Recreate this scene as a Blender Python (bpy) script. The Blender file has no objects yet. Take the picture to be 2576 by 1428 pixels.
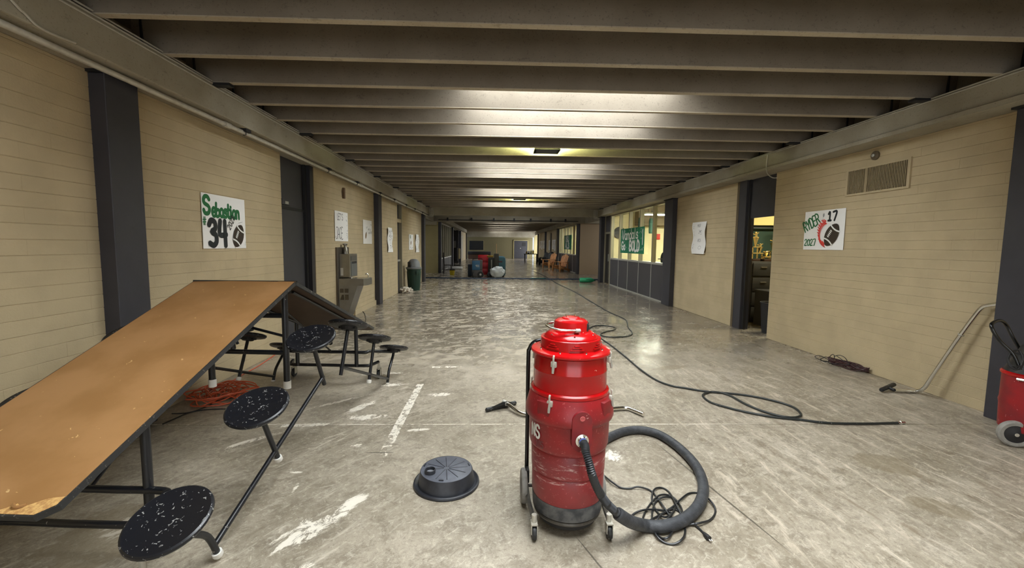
import bpy, bmesh, math, random
from mathutils import Vector, Matrix, noise
random.seed(7)
PI = math.pi
SC = bpy.context.scene
COL = SC.collection
V = Vector

# ------------------------------------------------------------------ camera
YAW, PITCH, ROLL = 0.0290404, 0.0858068, 0.0112073
F_PX, CX, CY = 1063.186, 1271.833, 708.813
CAM = V((0, 0, 1.55))
_cy, _sy, _cp, _sp, _cr, _sr = math.cos(YAW), math.sin(YAW), math.cos(PITCH), math.sin(PITCH), math.cos(ROLL), math.sin(ROLL)
FW = V((_sy*_cp, _cy*_cp, -_sp)); _r0 = V((_cy, -_sy, 0)); _u0 = _r0.cross(FW)
RT = _r0*_cr + _u0*_sr; UP = _u0*_cr - _r0*_sr
cam = bpy.data.cameras.new('camera'); camo = bpy.data.objects.new('camera', cam); COL.objects.link(camo)
camo.matrix_world = Matrix(((RT.x, UP.x, -FW.x, 0), (RT.y, UP.y, -FW.y, 0), (RT.z, UP.z, -FW.z, CAM.z), (0, 0, 0, 1)))
cam.sensor_width = 36; cam.sensor_fit = 'HORIZONTAL'; cam.lens = F_PX/2576*36
cam.shift_x = (1288-CX)/2576; cam.shift_y = (CY-714)/2576
cam.clip_start = 0.05; cam.clip_end = 200
SC.camera = camo
# ------------------------------------------------------------------ world, exposure
w = bpy.data.worlds.new('world'); SC.world = w; w.use_nodes = True
w.node_tree.nodes['Background'].inputs[0].default_value = (0.75, 0.85, 1.0, 1)
w.node_tree.nodes['Background'].inputs[1].default_value = 1.0
SC.view_settings.view_transform = 'Standard'; SC.view_settings.look = 'None'
SC.view_settings.gamma = 1.0; SC.view_settings.use_curve_mapping = False
SC.view_settings.exposure = 0.45
SKY_E = 15.0        # radiance of the skylight lenses
cy = SC.cycles
cy.max_bounces = 9; cy.diffuse_bounces = 6; cy.glossy_bounces = 4; cy.transmission_bounces = 5
cy.sample_clamp_indirect = 6.0; cy.use_light_tree = True
cy.caustics_reflective = False; cy.caustics_refractive = False

# measured points: where a ray of the photograph meets the floor / a wall plane / a cross plane
def ray(x, y): return FW + RT*((x-CX)/F_PX) - UP*((y-CY)/F_PX)
def G(x, y, z=0.0):
    d = ray(x, y); return CAM + d*((z-CAM.z)/d.z)
def WX(x, y, X):
    d = ray(x, y); return CAM + d*(X/d.x)
def WY(x, y, Y):
    d = ray(x, y); return CAM + d*(Y/d.y)

# ------------------------------------------------------------------ materials
def s2l(c):
    return tuple(((v/255)/12.92 if v <= 10 else ((v/255+0.055)/1.055)**2.4) for v in c) + (1,)
MATS = {}
class NT:
    def __init__(s, name):
        s.m = bpy.data.materials.new(name); s.m.use_nodes = True
        s.t = s.m.node_tree; s.b = s.t.nodes['Principled BSDF']; s.L = s.t.links
    def n(s, typ, **kw):
        nd = s.t.nodes.new(typ)
        for k, v in kw.items():
            if k.startswith('i_'):
                key = k[2:]; key = int(key) if key.isdigit() else key.replace('_', ' ')
                nd.inputs[key].default_value = v
            else: setattr(nd, k, v)
        return nd
    def l(s, a, b): s.L.new(a, b)
    def coord(s, scale=(1, 1, 1), world=True, rot=(0, 0, 0)):
        if world: o = s.n('ShaderNodeNewGeometry').outputs['Position']
        else: o = s.n('ShaderNodeTexCoord').outputs['Object']
        mp = s.n('ShaderNodeMapping'); mp.inputs['Scale'].default_value = scale; mp.inputs['Rotation'].default_value = rot
        s.l(o, mp.inputs[0]); return mp.outputs[0]
    def noise(s, co, scale, detail=4, rough=.55, dist=0.0):
        nd = s.n('ShaderNodeTexNoise'); nd.inputs['Scale'].default_value = scale; nd.inputs['Detail'].default_value = detail
        nd.inputs['Roughness'].default_value = rough; nd.inputs['Distortion'].default_value = dist
        s.l(co, nd.inputs['Vector']); return nd.outputs['Fac']
    def ramp(s, f, a, b, va=0.0, vb=1.0):
        nd = s.n('ShaderNodeMapRange'); nd.interpolation_type = 'SMOOTHSTEP'
        for i, v in zip((1, 2, 3, 4), (a, b, va, vb)): nd.inputs[i].default_value = v
        s.l(f, nd.inputs[0]); return nd.outputs[0]
    def math(s, op, a, b=None, clamp=False):
        nd = s.n('ShaderNodeMath'); nd.operation = op; nd.use_clamp = clamp
        for i, v in enumerate((a, b)):
            if v is None: continue
            if isinstance(v, (int, float)): nd.inputs[i].default_value = v
            else: s.l(v, nd.inputs[i])
        return nd.outputs[0]
    def mix(s, f, a, b):
        nd = s.n('ShaderNodeMix'); nd.data_type = 'RGBA'
        for i, v in ((0, f), (6, a), (7, b)):
            if isinstance(v, (int, float)): nd.inputs[i].default_value = v
            elif isinstance(v, tuple): nd.inputs[i].default_value = v
            else: s.l(v, nd.inputs[i])
        return nd.outputs[2]
    def bump(s, f, st=.3, d=.01):
        nd = s.n('ShaderNodeBump'); nd.inputs['Strength'].default_value = st; nd.inputs['Distance'].default_value = d
        s.l(f, nd.inputs['Height']); s.l(nd.outputs[0], s.b.inputs['Normal'])

def scuffed_tank():
    t = NT('scuffed_red_tank'); co = t.coord(world=False); t.b.inputs['Roughness'].default_value = .4
    sep = t.n('ShaderNodeSeparateXYZ'); t.l(co, sep.inputs[0]); Z = sep.outputs[2]
    c = t.mix(t.ramp(t.noise(co, 5, 5), .35, .65), s2l((150, 22, 28)), s2l((126, 26, 32)))
    low = t.ramp(Z, .52, .40); c = t.mix(t.math('MULTIPLY', low, .45), c, s2l((128, 62, 64)))
    st = t.coord(scale=(1, 1, 5), world=False)
    band = t.math('MULTIPLY', t.ramp(Z, .20, .34), t.ramp(Z, .50, .42))
    sc = t.ramp(t.math('ADD', t.noise(st, 9, 8, .8, .6), t.math('MULTIPLY', band, .12)), .66, .74)
    c = t.mix(t.math('MULTIPLY', sc, .75), c, s2l((206, 178, 172)))
    c = t.mix(t.math('MULTIPLY', t.ramp(t.noise(co, 60, 5, .7), .6, .68), .5), c, s2l((206, 120, 116)))
    t.l(c, t.b.inputs['Base Color']); t.b.inputs['Roughness'].default_value = .38; return t.m
def M(name, rgb, rough=.6, metal=0.0, var=0.0, vscale=6.0, rgb2=None, bump=0.0, bscale=40.0, spec=None, world=True, flecks=None):
    """flecks = (rgb, threshold, scale)"""
    if name in MATS: return MATS[name]
    t = NT(name); t.b.inputs['Roughness'].default_value = rough; t.b.inputs['Metallic'].default_value = metal
    if spec is not None: t.b.inputs['Specular IOR Level'].default_value = spec
    c = s2l(rgb); t.b.inputs['Base Color'].default_value = c
    out = None
    if var or rgb2 or flecks:
        co = t.coord(world=world)
        out = c
        if var or rgb2:
            f = t.noise(co, vscale, 5)
            c2 = s2l(rgb2) if rgb2 else tuple(v*(1-var) for v in c[:3]) + (1,)
            out = t.mix(t.ramp(f, .35, .65), c, c2)
        if flecks:
            fr, th, fs = flecks
            f = t.noise(co, fs, 3, .6, .6)
            out = t.mix(t.ramp(f, th, th+.02), out, s2l(fr))
        t.l(out, t.b.inputs['Base Color'])
    if bump:
        co = t.coord(world=world); t.bump(t.noise(co, bscale, 4), bump, .004)
    MATS[name] = t.m; return t.m
def E(name, rgb, st):
    if name in MATS: return MATS[name]
    t = NT(name); t.b.inputs['Base Color'].default_value = (0, 0, 0, 1)
    t.b.inputs['Emission Color'].default_value = rgb + (1,); t.b.inputs['Emission Strength'].default_value = st
    MATS[name] = t.m; return t.m
def glass(name='clear_glass', tint=(.92, .95, .93)):
    if name in MATS: return MATS[name]
    t = NT(name); tr = t.n('ShaderNodeBsdfTransparent'); tr.inputs[0].default_value = tint + (1,)
    gl = t.n('ShaderNodeBsdfGlossy'); gl.inputs['Roughness'].default_value = .03
    fr = t.n('ShaderNodeFresnel'); fr.inputs[0].default_value = 1.45; bf = t.n('ShaderNodeNewGeometry').outputs['Backfacing']
    mx = t.n('ShaderNodeMixShader'); t.l(t.math('MULTIPLY', fr.outputs[0], t.math('SUBTRACT', 1.0, bf)), mx.inputs[0]); t.l(tr.outputs[0], mx.inputs[1]); t.l(gl.outputs[0], mx.inputs[2])
    t.l(mx.outputs[0], t.t.nodes['Material Output'].inputs[0]); MATS[name] = t.m; return t.m

def floor_material():
    t = NT('worn_concrete')
    pos = t.n('ShaderNodeNewGeometry').outputs['Position']
    sep = t.n('ShaderNodeSeparateXYZ'); t.l(pos, sep.inputs[0]); X, Y = sep.outputs[0], sep.outputs[1]
    co = t.coord()
    def dirco(deg, su, sv):
        a = math.radians(deg); ca, sa = math.cos(a), math.sin(a)
        u = t.math('ADD', t.math('MULTIPLY', X, ca*su), t.math('MULTIPLY', Y, sa*su)); v = t.math('ADD', t.math('MULTIPLY', X, -sa*sv), t.math('MULTIPLY', Y, ca*sv))
        c = t.n('ShaderNodeCombineXYZ'); t.l(u, c.inputs[0]); t.l(v, c.inputs[1]); return c.outputs[0]
    def ov(f, amt, col):
        nonlocal base
        base = t.mix(t.math('MULTIPLY', f, amt), base, s2l(col))
    base = t.mix(t.ramp(t.noise(co, 1.1, 7, .65), .3, .7), s2l((176, 166, 149)), s2l((138, 128, 111)))
    ov(t.ramp(t.noise(co, 6, 8, .78, .5), .47, .62), .62, (112, 102, 87))
    ov(t.ramp(t.noise(dirco(35, 2.2, 5), 3.1, 8, .8, .8), .53, .64), .5, (206, 197, 181))
    ov(t.ramp(t.noise(co, 34, 6, .8, .4), .5, .66), .6, (108, 98, 83))
    ov(t.ramp(t.noise(co, 26, 6, .8, .6), .48, .36), .5, (204, 195, 178))
    ov(t.ramp(t.noise(co, 19, 7, .85, 1.2), .645, .67), .8, (232, 224, 208))
    ov(t.ramp(t.noise(co, 150, 3, .7), .4, .75), .35, (104, 95, 80))
    side = t.ramp(X, .6, 2.0); left = t.ramp(X, .2, -1.0); near = t.ramp(Y, 9.0, 4.5)
    n1 = t.noise(dirco(88, 1.1, 5.5), 2.2, 8, .75, .5); n2 = t.noise(dirco(104, 1.2, 8), 1.7, 8, .78, .4); n3 = t.noise(dirco(55, .9, 6), 2.4, 8, .75, .5)
    sn_ = t.math('MULTIPLY', side, near); ln_ = t.math('MULTIPLY', left, near)
    ov(t.math('MULTIPLY', t.ramp(n1, .52, .66), sn_), .75, (206, 193, 174)); ov(t.math('MULTIPLY', t.ramp(n1, .48, .34), sn_), .6, (112, 96, 76))
    ov(t.math('MULTIPLY', t.ramp(n2, .54, .68), sn_), .6, (212, 202, 186)); ov(t.math('MULTIPLY', t.ramp(n2, .44, .32), sn_), .45, (104, 90, 72))
    ov(t.math('MULTIPLY', t.ramp(n3, .55, .68), ln_), .6, (206, 197, 180)); ov(t.math('MULTIPLY', t.ramp(n3, .46, .34), ln_), .5, (106, 96, 80))
    ov(t.ramp(t.noise(dirco(60, 2, 30), 3.0, 6, .8, .3), .64, .68), .5, (92, 84, 70))      # fine dark scratches
    ov(t.ramp(t.noise(dirco(50, 2.5, 26), 2.6, 6, .8, .6), .64, .68), .6, (224, 215, 198))   # fine pale scratches
    # wet part: dark slab with pale residue islands
    far = t.ramp(Y, 4.0, 8.6)
    fx = dirco(20, .8, 1.4)
    fn = t.noise(fx, 3.4, 9, .74, 1.0); fn2 = t.noise(dirco(65, .8, 2.0), 4.6, 9, .76, .9)
    leftish = t.ramp(X, 2.8, .6)
    blot = t.math('MAXIMUM', t.ramp(fn, .515, .565), t.ramp(fn2, .555, .60))
    blot = t.math('MULTIPLY', t.math('MULTIPLY', blot, t.ramp(Y, 3.9, 6.4)), t.math('ADD', t.math('MULTIPLY', leftish, .8), .2))
    ov(t.math('MULTIPLY', far, t.ramp(t.noise(fx, 2.2, 6, .7), .25, .6, .35, 1.0)), .75, (92, 83, 70))
    ov(t.math('MULTIPLY', far, t.ramp(t.noise(fx, 7, 6, .7), .52, .62)), .5, (62, 56, 48))
    base = t.mix(t.math('MULTIPLY', blot, .8), base, s2l((178, 167, 148)))
    # helper masks placed where the marks are
    def band(v, c, hw, soft):
        a = t.math('ABSOLUTE', t.math('SUBTRACT', v, c)); return t.ramp(a, hw+soft, hw)
    def blob(cx, cy_, rx, ry, ang=0.0):
        dx = t.math('SUBTRACT', X, cx); dy = t.math('SUBTRACT', Y, cy_)
        ca, sa = math.cos(ang), math.sin(ang)
        u = t.math('ADD', t.math('MULTIPLY', dx, ca/rx), t.math('MULTIPLY', dy, sa/rx))
        v = t.math('ADD', t.math('MULTIPLY', dx, -sa/ry), t.math('MULTIPLY', dy, ca/ry))
        d = t.math('SQRT', t.math('ADD', t.math('MULTIPLY', u, u), t.math('MULTIPLY', v, v)))
        return t.ramp(d, 1.0, .2)
    rag = t.noise(co, 26, 6, .8, .5)
    white = t.ramp(t.math('ADD', band(Y, 3.56, .001, .03), t.math('ADD', t.math('MULTIPLY', rag, .7), t.math('MULTIPLY', t.noise(co, 3.5, 3), .5))), 1.50, 1.60)
    white = t.math('MULTIPLY', white, t.ramp(X, 2.6, 1.6))
    tape = t.math('MULTIPLY', band(X, -.805, .030, .03), t.math('MULTIPLY', t.ramp(Y, 2.0, 3.6, .35, 1.0), t.ramp(Y, 4.75, 4.6)))
    tape = t.ramp(t.math('ADD', t.math('MULTIPLY', tape, .55), t.noise(co, 16, 7, .8, .8)), .99, 1.04)
    marks = t.math('MAXIMUM', white, tape)
    smn = t.noise(dirco(60, 1.0, 2.2), 6.5, 9, .8, 1.2)
    for b in ((-1.12, 3.72, .38, .16, .1), (-1.25, 3.95, .12, .45, -.5), (-1.04, 3.17, .10, .07, 0), (-1.0, 2.2, .42, .17, .9),
              (-.84, 2.42, .12, .3, -.3), (-1.33, 2.79, .1, .025, 0), (-1.25, 2.62, .03, .14, .1), (-1.6, 3.55, .5, .08, .1), (-1.1, 4.6, .35, .1, .2),
              (-.9, 1.85, .3, .2, .4), (-1.9, 2.3, .5, .25, .5), (-.55, 4.3, .3, .12, .1), (-1.35, 5.0, .5, .14, .2), (-.6, 5.3, .5, .1, .1), (-1.9, 3.25, .55, .07, .8), (-.62, 3.45, .22, .06, .2), (-1.5, 4.1, .6, .06, .7), (.9, 3.0, .15, .2, .5)):
        marks = t.math('MAXIMUM', marks, t.ramp(t.math('ADD', t.math('MULTIPLY', blob(*b), .36), smn), .80, .86))
    base = t.mix(t.math('MULTIPLY', marks, .85), base, s2l((236, 229, 214)))
    # damp stains
    dn = t.noise(co, 5, 4)
    for b in ((2.86, 2.88, .34, .26, .1), (2.72, 2.35, .3, .16, -.6), (2.3, 5.3, .5, .12, .3), (-2.0, 2.2, .5, .5, 0), (3.0, 2.0, .3, .25, .2)):
        base = t.mix(t.math('MULTIPLY', t.ramp(t.math('ADD', t.math('MULTIPLY', blob(*b), .7), dn), .85, .92), .45), base, s2l((112, 98, 74)))
    # scratches and thin black scuffs
    for b in ((-.84, 3.06, .18, .012, 0), (1.42, 2.6, .012, 1.0, .19), (.52, 1.95, .008, .3, .35)):
        base = t.mix(t.math('MULTIPLY', t.ramp(blob(*b), .3, .7), .75), base, s2l((60, 55, 47)))
    t.l(base, t.b.inputs['Base Color'])
    rg = t.ramp(t.noise(t.coord(scale=(1, .6, 1)), 1.6, 5, .6), .35, .65, .08, .26)
    wet = t.n('ShaderNodeMix'); wet.data_type = 'FLOAT'; t.l(t.ramp(Y, 3.2, 8.0), wet.inputs[0]); wet.inputs[2].default_value = .40; t.l(rg, wet.inputs[3])
    rf = t.math('ADD', wet.outputs[0], t.math('MULTIPLY', blot, .22))
    t.l(rf, t.b.inputs['Roughness'])
    t.b.inputs['Specular IOR Level'].default_value = .5
    t.bump(t.math('ADD', t.noise(co, 3, 5), t.math('MULTIPLY', marks, .15)), .10, .012)
    return t.m
FLOOR = floor_material()

def concrete(name, a, b, dark=(52, 44, 34)):
    t = NT(name); co = t.coord(); t.b.inputs['Roughness'].default_value = .85
    c = t.mix(t.ramp(t.noise(co, 1.3, 6, .6), .3, .7), s2l(a), s2l(b))
    c = t.mix(t.math('MULTIPLY', t.ramp(t.noise(t.coord(scale=(1.2, 1, 3)), 6, 6, .75, .4), .58, .7), .3), c, s2l(dark))
    c = t.mix(t.math('MULTIPLY', t.ramp(t.noise(co, 60, 3, .6), .60, .68), .35), c, s2l(dark))
    t.l(c, t.b.inputs['Base Color']); t.bump(t.noise(co, 60, 5, .7), .25, .004); return t.m
JOIST = concrete('joist_concrete', (128, 119, 106), (112, 103, 90))
BEAM = concrete('beam_concrete', (160, 153, 136), (142, 134, 116))
LIT_SOFFIT = concrete('bounce_lit_soffit', (176, 165, 145), (158, 146, 126))  # paler joist undersides: light bounced off the floor, put into the colour
WALLP = M('tan_block_paint', (182, 165, 132), .7, var=.10, vscale=2.5, bump=.55, bscale=75)
WALLP2 = M('olive_tan_paint', (150, 138, 96), .7, var=.1, vscale=2, bump=.3)
CHAR = M('charcoal_paint', (54, 53, 59), .5, var=.12, vscale=5, bump=.2)
CHAR2 = M('charcoal_panel', (58, 55, 58), .6, var=.08, vscale=3)
DARK = M('near_black', (26, 25, 26), .6)
BLACKM = M('black_enamel', (22, 23, 27), .32, flecks=((150, 145, 135), .70, 55))
BLACKP = M('black_rubber', (34, 35, 36), .5, flecks=((110, 105, 98), .66, 40))
SEATM = M('black_speckled_laminate', (20, 21, 26), .36, flecks=((150, 150, 148), .64, 56), world=False)
WHITEP = M('white_plastic_foot', (226, 224, 218), .5)
GALV = M('galvanised_pipe', (196, 192, 180), .4, .25, var=.15, vscale=20)
CHROME = M('chrome', (226, 224, 218), .16, 1.0)
STEEL = M('brushed_steel', (150, 146, 138), .32, .85, var=.1, vscale=8)
ALU = M('bronze_mullion', (150, 143, 122), .4, .3)
ALUL = M('pale_aluminium', (176, 174, 166), .4, .4)
PAPER = M('poster_paper', (232, 230, 226), .8)
GREENI = M('green_marker', (22, 96, 50), .7)
BLACKI = M('black_marker', (22, 26, 28), .7)
GREYI = M('grey_pencil', (120, 122, 124), .8)
REDI = M('red_marker', (206, 60, 50), .7)
BROWNI = M('dark_brown_marker', (48, 36, 24), .7)
WHITEI = M('white_paint_ink', (226, 226, 222), .8)
RED = M('red_enamel', (176, 12, 16), .2, var=.12, vscale=8, flecks=((226, 160, 150), .72, 42))
REDT = M('faded_red_plastic', (140, 20, 26), .42, rgb2=(118, 28, 34), vscale=5, flecks=((190, 128, 126), .66, 22))
GREYW = M('grey_tyre', (142, 139, 133), .6, var=.2, vscale=30)
GLASS = glass()

# ------------------------------------------------------------------ mesh builder
class MB:
    def __init__(s): s.v = []; s.f = []; s.mi = []; s.m = 0
    def add(s, vs, fs):
        n = len(s.v); s.v += [tuple(p) for p in vs]; s.f += [[i+n for i in f] for f in fs]; s.mi += [s.m]*len(fs); return s
    def box(s, c, d, rot=None, bev=0.0):
        c = V(c); hx, hy, hz = d[0]/2, d[1]/2, d[2]/2
        if bev:
            bm = bmesh.new(); bmesh.ops.create_cube(bm, size=1)
            for v in bm.verts: v.co = V((v.co.x*d[0], v.co.y*d[1], v.co.z*d[2]))
            bmesh.ops.bevel(bm, geom=bm.edges[:], offset=min(bev, min(d)*.45), segments=2, profile=.5, affect='EDGES')
            bm.verts.index_update(); vs = [v.co.copy() for v in bm.verts]; fs = [[v.index for v in f.verts] for f in bm.faces]; bm.free()
        else:
            vs = [V((x, y, z)) for x in (-hx, hx) for y in (-hy, hy) for z in (-hz, hz)]
            fs = [[0, 1, 3, 2], [4, 6, 7, 5], [0, 4, 5, 1], [2, 3, 7, 6], [0, 2, 6, 4], [1, 5, 7, 3]]
        if rot is not None: vs = [rot @ v for v in vs]
        return s.add([v+c for v in vs], fs)
    def bb(s, a, b, bev=0.0):
        a, b = V(a), V(b); return s.box((a+b)/2, [abs(q) for q in (b-a)], bev=bev)
    def tube(s, pts, r, n=10, cap=True, closed=False):
        pts = [V(p) for p in pts]; k = len(pts); rs = r if isinstance(r, (list, tuple)) else [r]*k
        tang = []
        for i in range(k):
            if closed: a, b = pts[i-1], pts[(i+1) % k]
            else: a, b = pts[max(i-1, 0)], pts[min(i+1, k-1)]
            d = b-a; tang.append(d.normalized() if d.length > 1e-9 else V((0, 0, 1)))
        ref = V((0, 0, 1)) if abs(tang[0].z) < .9 else V((1, 0, 0))
        nrm = (ref - tang[0]*ref.dot(tang[0])).normalized(); rings = []
        for i in range(k):
            nrm = nrm - tang[i]*nrm.dot(tang[i])
            if nrm.length < 1e-6: nrm = tang[i].orthogonal()
            nrm.normalize(); bn = tang[i].cross(nrm)
            rings.append([pts[i] + (nrm*math.cos(2*PI*j/n) + bn*math.sin(2*PI*j/n))*rs[i] for j in range(n)])
        vs = [p for rg in rings for p in rg]; fs = []
        for i in range(k if closed else k-1):
            i2 = (i+1) % k
            for j in range(n): fs.append([i*n+j, i*n+(j+1) % n, i2*n+(j+1) % n, i2*n+j])
        if cap and not closed: fs.append(list(range(n))[::-1]); fs.append([(k-1)*n+j for j in range(n)])
        return s.add(vs, fs)
    def lathe(s, prof, c=(0, 0, 0), n=48, mat=None, capb=True, capt=True):
        """prof = [(r, z)...]; mat = 4x4 placing the local axis"""
        vs = []; fs = []
        for r, z in prof: vs += [V((r*math.cos(2*PI*j/n), r*math.sin(2*PI*j/n), z)) for j in range(n)]
        for i in range(len(prof)-1):
            for j in range(n): fs.append([i*n+j, i*n+(j+1) % n, (i+1)*n+(j+1) % n, (i+1)*n+j])
        if capb: fs.append(list(range(n))[::-1])
        if capt: fs.append([(len(prof)-1)*n+j for j in range(n)])
        if mat is not None: vs = [mat @ v for v in vs]
        return s.add([v+V(c) for v in vs], fs)
    def prism(s, poly, axis, a, b):
        """2D poly extruded along axis between a and b; the 2D coords are the other two axes in xyz order"""
        def P(p, t):
            q = list(p); q.insert(axis, t); return q
        n = len(poly); vs = [P(p, a) for p in poly] + [P(p, b) for p in poly]
        fs = [list(range(n))[::-1], list(range(n, 2*n))] + [[i, (i+1) % n, n+(i+1) % n, n+i] for i in range(n)]
        return s.add(vs, fs)
    def quad(s, *ps): return s.add(ps, [list(range(len(ps)))])
    def build(s, name, mat, parent=None, smooth=True, angle=35, loc=None):
        me = bpy.data.meshes.new(name); me.from_pydata(s.v, [], s.f); me.validate()
        mats = mat if isinstance(mat, (list, tuple)) else [mat]
        for m_ in mats: me.materials.append(m_)
        if len(mats) > 1 and len(me.polygons) == len(s.mi): me.polygons.foreach_set('material_index', s.mi)
        bm = bmesh.new(); bm.from_mesh(me); bmesh.ops.recalc_face_normals(bm, faces=bm.faces); bm.to_mesh(me); bm.free()
        if smooth:
            me.polygons.foreach_set('use_smooth', [True]*len(me.polygons)); me.set_sharp_from_angle(angle=math.radians(angle))
        o = bpy.data.objects.new(name, me); COL.objects.link(o)
        if parent is not None: o.parent = parent
        if loc is not None: o.location = loc
        return o
def obj(name, mat, parent=None, **k):
    """shorthand: returns (builder, finish)"""
    b = MB(); return b, (lambda **q: b.build(name, mat, parent, **{**k, **q}))
def struct(o): o['kind'] = 'structure'; return o
def tag(o, label, cat, group=None, kind=None):
    o['label'] = label; o['category'] = cat
    if group: o['group'] = group
    if kind: o['kind'] = kind
    return o
def thing(name, label, cat, loc=(0, 0, 0), rz=0.0, group=None):
    o = bpy.data.objects.new(name, None); COL.objects.link(o); o.location = loc; o.rotation_euler = (0, 0, rz)
    o.empty_display_size = .1
    return tag(o, label, cat, group)
def spline(pts, sub=6, closed=False):
    P = [V(p) for p in pts]; n = len(P); out = []
    g = (lambda i: P[i % n]) if closed else (lambda i: P[max(0, min(n-1, i))])
    for i in range(n if closed else n-1):
        p0, p1, p2, p3 = g(i-1), g(i), g(i+1), g(i+2)
        for k in range(sub):
            t = k/sub; out.append(.5*((2*p1)+(p2-p0)*t+(2*p0-5*p1+4*p2-p3)*t*t+(3*p1-p0-3*p2+p3)*t**3))
    if not closed: out.append(P[-1])
    return out
def copy_tree(o, parent=None):
    c = o.copy(); COL.objects.link(c); c.parent = parent
    for ch in [x for x in bpy.data.objects if x.parent == o and x != c]: copy_tree(ch, c)
    return c
def axis_mat(d):
    return V(d).normalized().to_track_quat('Z', 'Y').to_matrix().to_4x4()

XL, XR = -3.03, 4.74            # faces of the two long walls
ZB, ZJ, ZS = 2.82, 3.10, 3.44   # underside of the long beams, of the joists, of the roof slab
CAMP = CAM

# ------------------------------------------------------------------ floor: poured bays with open joints
fl = MB(); fl.bb((-14, -7, -.3), (16, 60, -.012)); fo = struct(fl.build('floor', M('joint_filler', (70, 64, 55), .9), smooth=False))
ys = [-7, 3.553, 10.95, 18.3, 23.4, 30.8, 38.2, 60]
for a, b in zip(ys[:-1], ys[1:]):
    m = MB(); m.bb((-14, a+.003, -.06), (16, b-.003, 0)); m.build('floor_bay', FLOOR, fo, smooth=False)

# ------------------------------------------------------------------ block walls
CH, CLN = .1036, .406
def block_mesh(sx, ln, h=CH):
    """painted block, front face at x=0 pointing to sx, chamfered so that the joints read as grooves"""
    c = .0042; cy_ = .0004; dpt = .05; y, z = ln/2, h/2
    b = MB()
    vs = [(-sx*dpt, -y, -z), (-sx*dpt, y, -z), (-sx*dpt, y, z), (-sx*dpt, -y, z),
          (-sx*c, -y, -z), (-sx*c, y, -z), (-sx*c, y, z), (-sx*c, -y, z),
          (0, -y+cy_, -z+c), (0, y-cy_, -z+c), (0, y-cy_, z-c), (0, -y+cy_, z-c)]
    fs = [[0, 1, 5, 4], [1, 2, 6, 5], [2, 3, 7, 6], [3, 0, 4, 7], [4, 5, 9, 8], [5, 6, 10, 9], [6, 7, 11, 10], [7, 4, 8, 11], [8, 9, 10, 11]]
    b.add(vs, fs); return b
def spans(a, b, ops, z):
    seg = [(a, b)]
    for (p, q, z0, z1) in ops:
        if z0 < z < z1:
            ns = []
            for (u, v_) in seg:
                if q <= u or p >= v_: ns.append((u, v_)); continue
                if p > u: ns.append((u, p))
                if q < v_: ns.append((q, v_))
            seg = ns
    return seg
def block_wall(name, X, sx, Y0, Y1, ops, ztop=ZB, thick=.22, limit=290):
    core = MB(); cuts = sorted({Y0, Y1, *[o[0] for o in ops], *[o[1] for o in ops]})
    for a, b in zip(cuts[:-1], cuts[1:]):
        mid = (a+b)/2; oo = [o for o in ops if o[0] <= mid <= o[1]]
        zs = [(0, ztop)] if not oo else [(0, oo[0][2]), (oo[0][3], ztop)]
        for z0, z1 in zs:
            if z1-z0 > .02: core.bb((X-sx*.05, a, z0), (X-sx*thick, b, z1))
    root = struct(core.build(name, WALLP, smooth=False))
    cells = []; k = 0
    while k*CH < ztop-.02:
        z0 = k*CH; h = min(CH, ztop-z0); zc = z0+h/2
        for (u, v_) in spans(Y0, Y1, ops, zc):
            st = math.floor((u - (k % 2)*CLN/2)/CLN)*CLN + (k % 2)*CLN/2
            y = st
            while y < v_-1e-4:
                p, q = max(y, u), min(y+CLN, v_)
                if q-p > .012: cells.append((zc, h, (p+q)/2, q-p))
                y += CLN
        k += 1
    cells.sort(key=lambda c: (c[2]-.3)**2 + (0 if c[2] > 1.2 else 400))
    full = block_mesh(sx, CLN).build('block', WALLP, root, smooth=False, loc=(X, cells[0][2], cells[0][0])); full_me = full.data
    first = True; rest = MB(); n = 0
    for (zc, h, yc, ln) in cells:
        if n < limit and yc > 1.2:
            dx = sx*random.uniform(-.0005, .0005)
            if abs(ln-CLN) < 1e-3 and abs(h-CH) < 1e-3:
                if first: o = full; first = False
                else: o = bpy.data.objects.new('block', full_me); COL.objects.link(o); o.parent = root
                o.location = (X+dx, yc, zc)
            else: block_mesh(sx, ln, h).build('block', WALLP, root, smooth=False, loc=(X+dx, yc, zc))
            n += 1
        else:
            bm_ = block_mesh(sx, ln, h); rest.add([(a+X, b+yc, c+zc) for a, b, c in bm_.v], bm_.f)
    r = rest.build('blockwork', WALLP, root, smooth=False); r['kind'] = 'stuff'
    return root
wl = block_wall('wall_left', XL, 1, -6, 18.2, [(6.19, 7.24, 0, ZB), (13.47, 14.1, 0, ZB)])
wr = block_wall('wall_right', XR, -1, -6, 18.2, [(7.09, 8.13, 0, ZB), (11.44, 18.1, 0, ZB)])
# small kick of render at the wall base beside the second column
m, f = obj('base_ledge', WALLP, wl, smooth=False); m.bb((XL-.01, 9.2, 0), (XL+.035, 10.85, .12)); f()
# rear wall behind the camera closes the corridor
m, f = obj('wall_rear', WALLP, smooth=False); m.bb((-3.3, -6.3, 0), (5, -6.2, 3.5)); struct(f())
# unseen glowing panes behind the camera, added as fill light
for x in (-2.4, -.8, .8, 2.4):
    d = bpy.data.objects.new('window_8', None); COL.objects.link(d); struct(d)
    MB().bb((x+.05, -6.15, .1), (x+1.5, -6.12, 2.6)).build('pane', E('rear_fill_glow', (.93, .97, 1.0), 3.0), d, smooth=False); MB().bb((x-.05, -6.18, 0), (x+.05, -6.08, 2.7)).bb((x, -6.18, 0), (x+1.6, -6.08, .1)).bb((x, -6.18, 2.6), (x+1.6, -6.08, 2.7)).build('frame', ALU, d, smooth=False)

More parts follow.
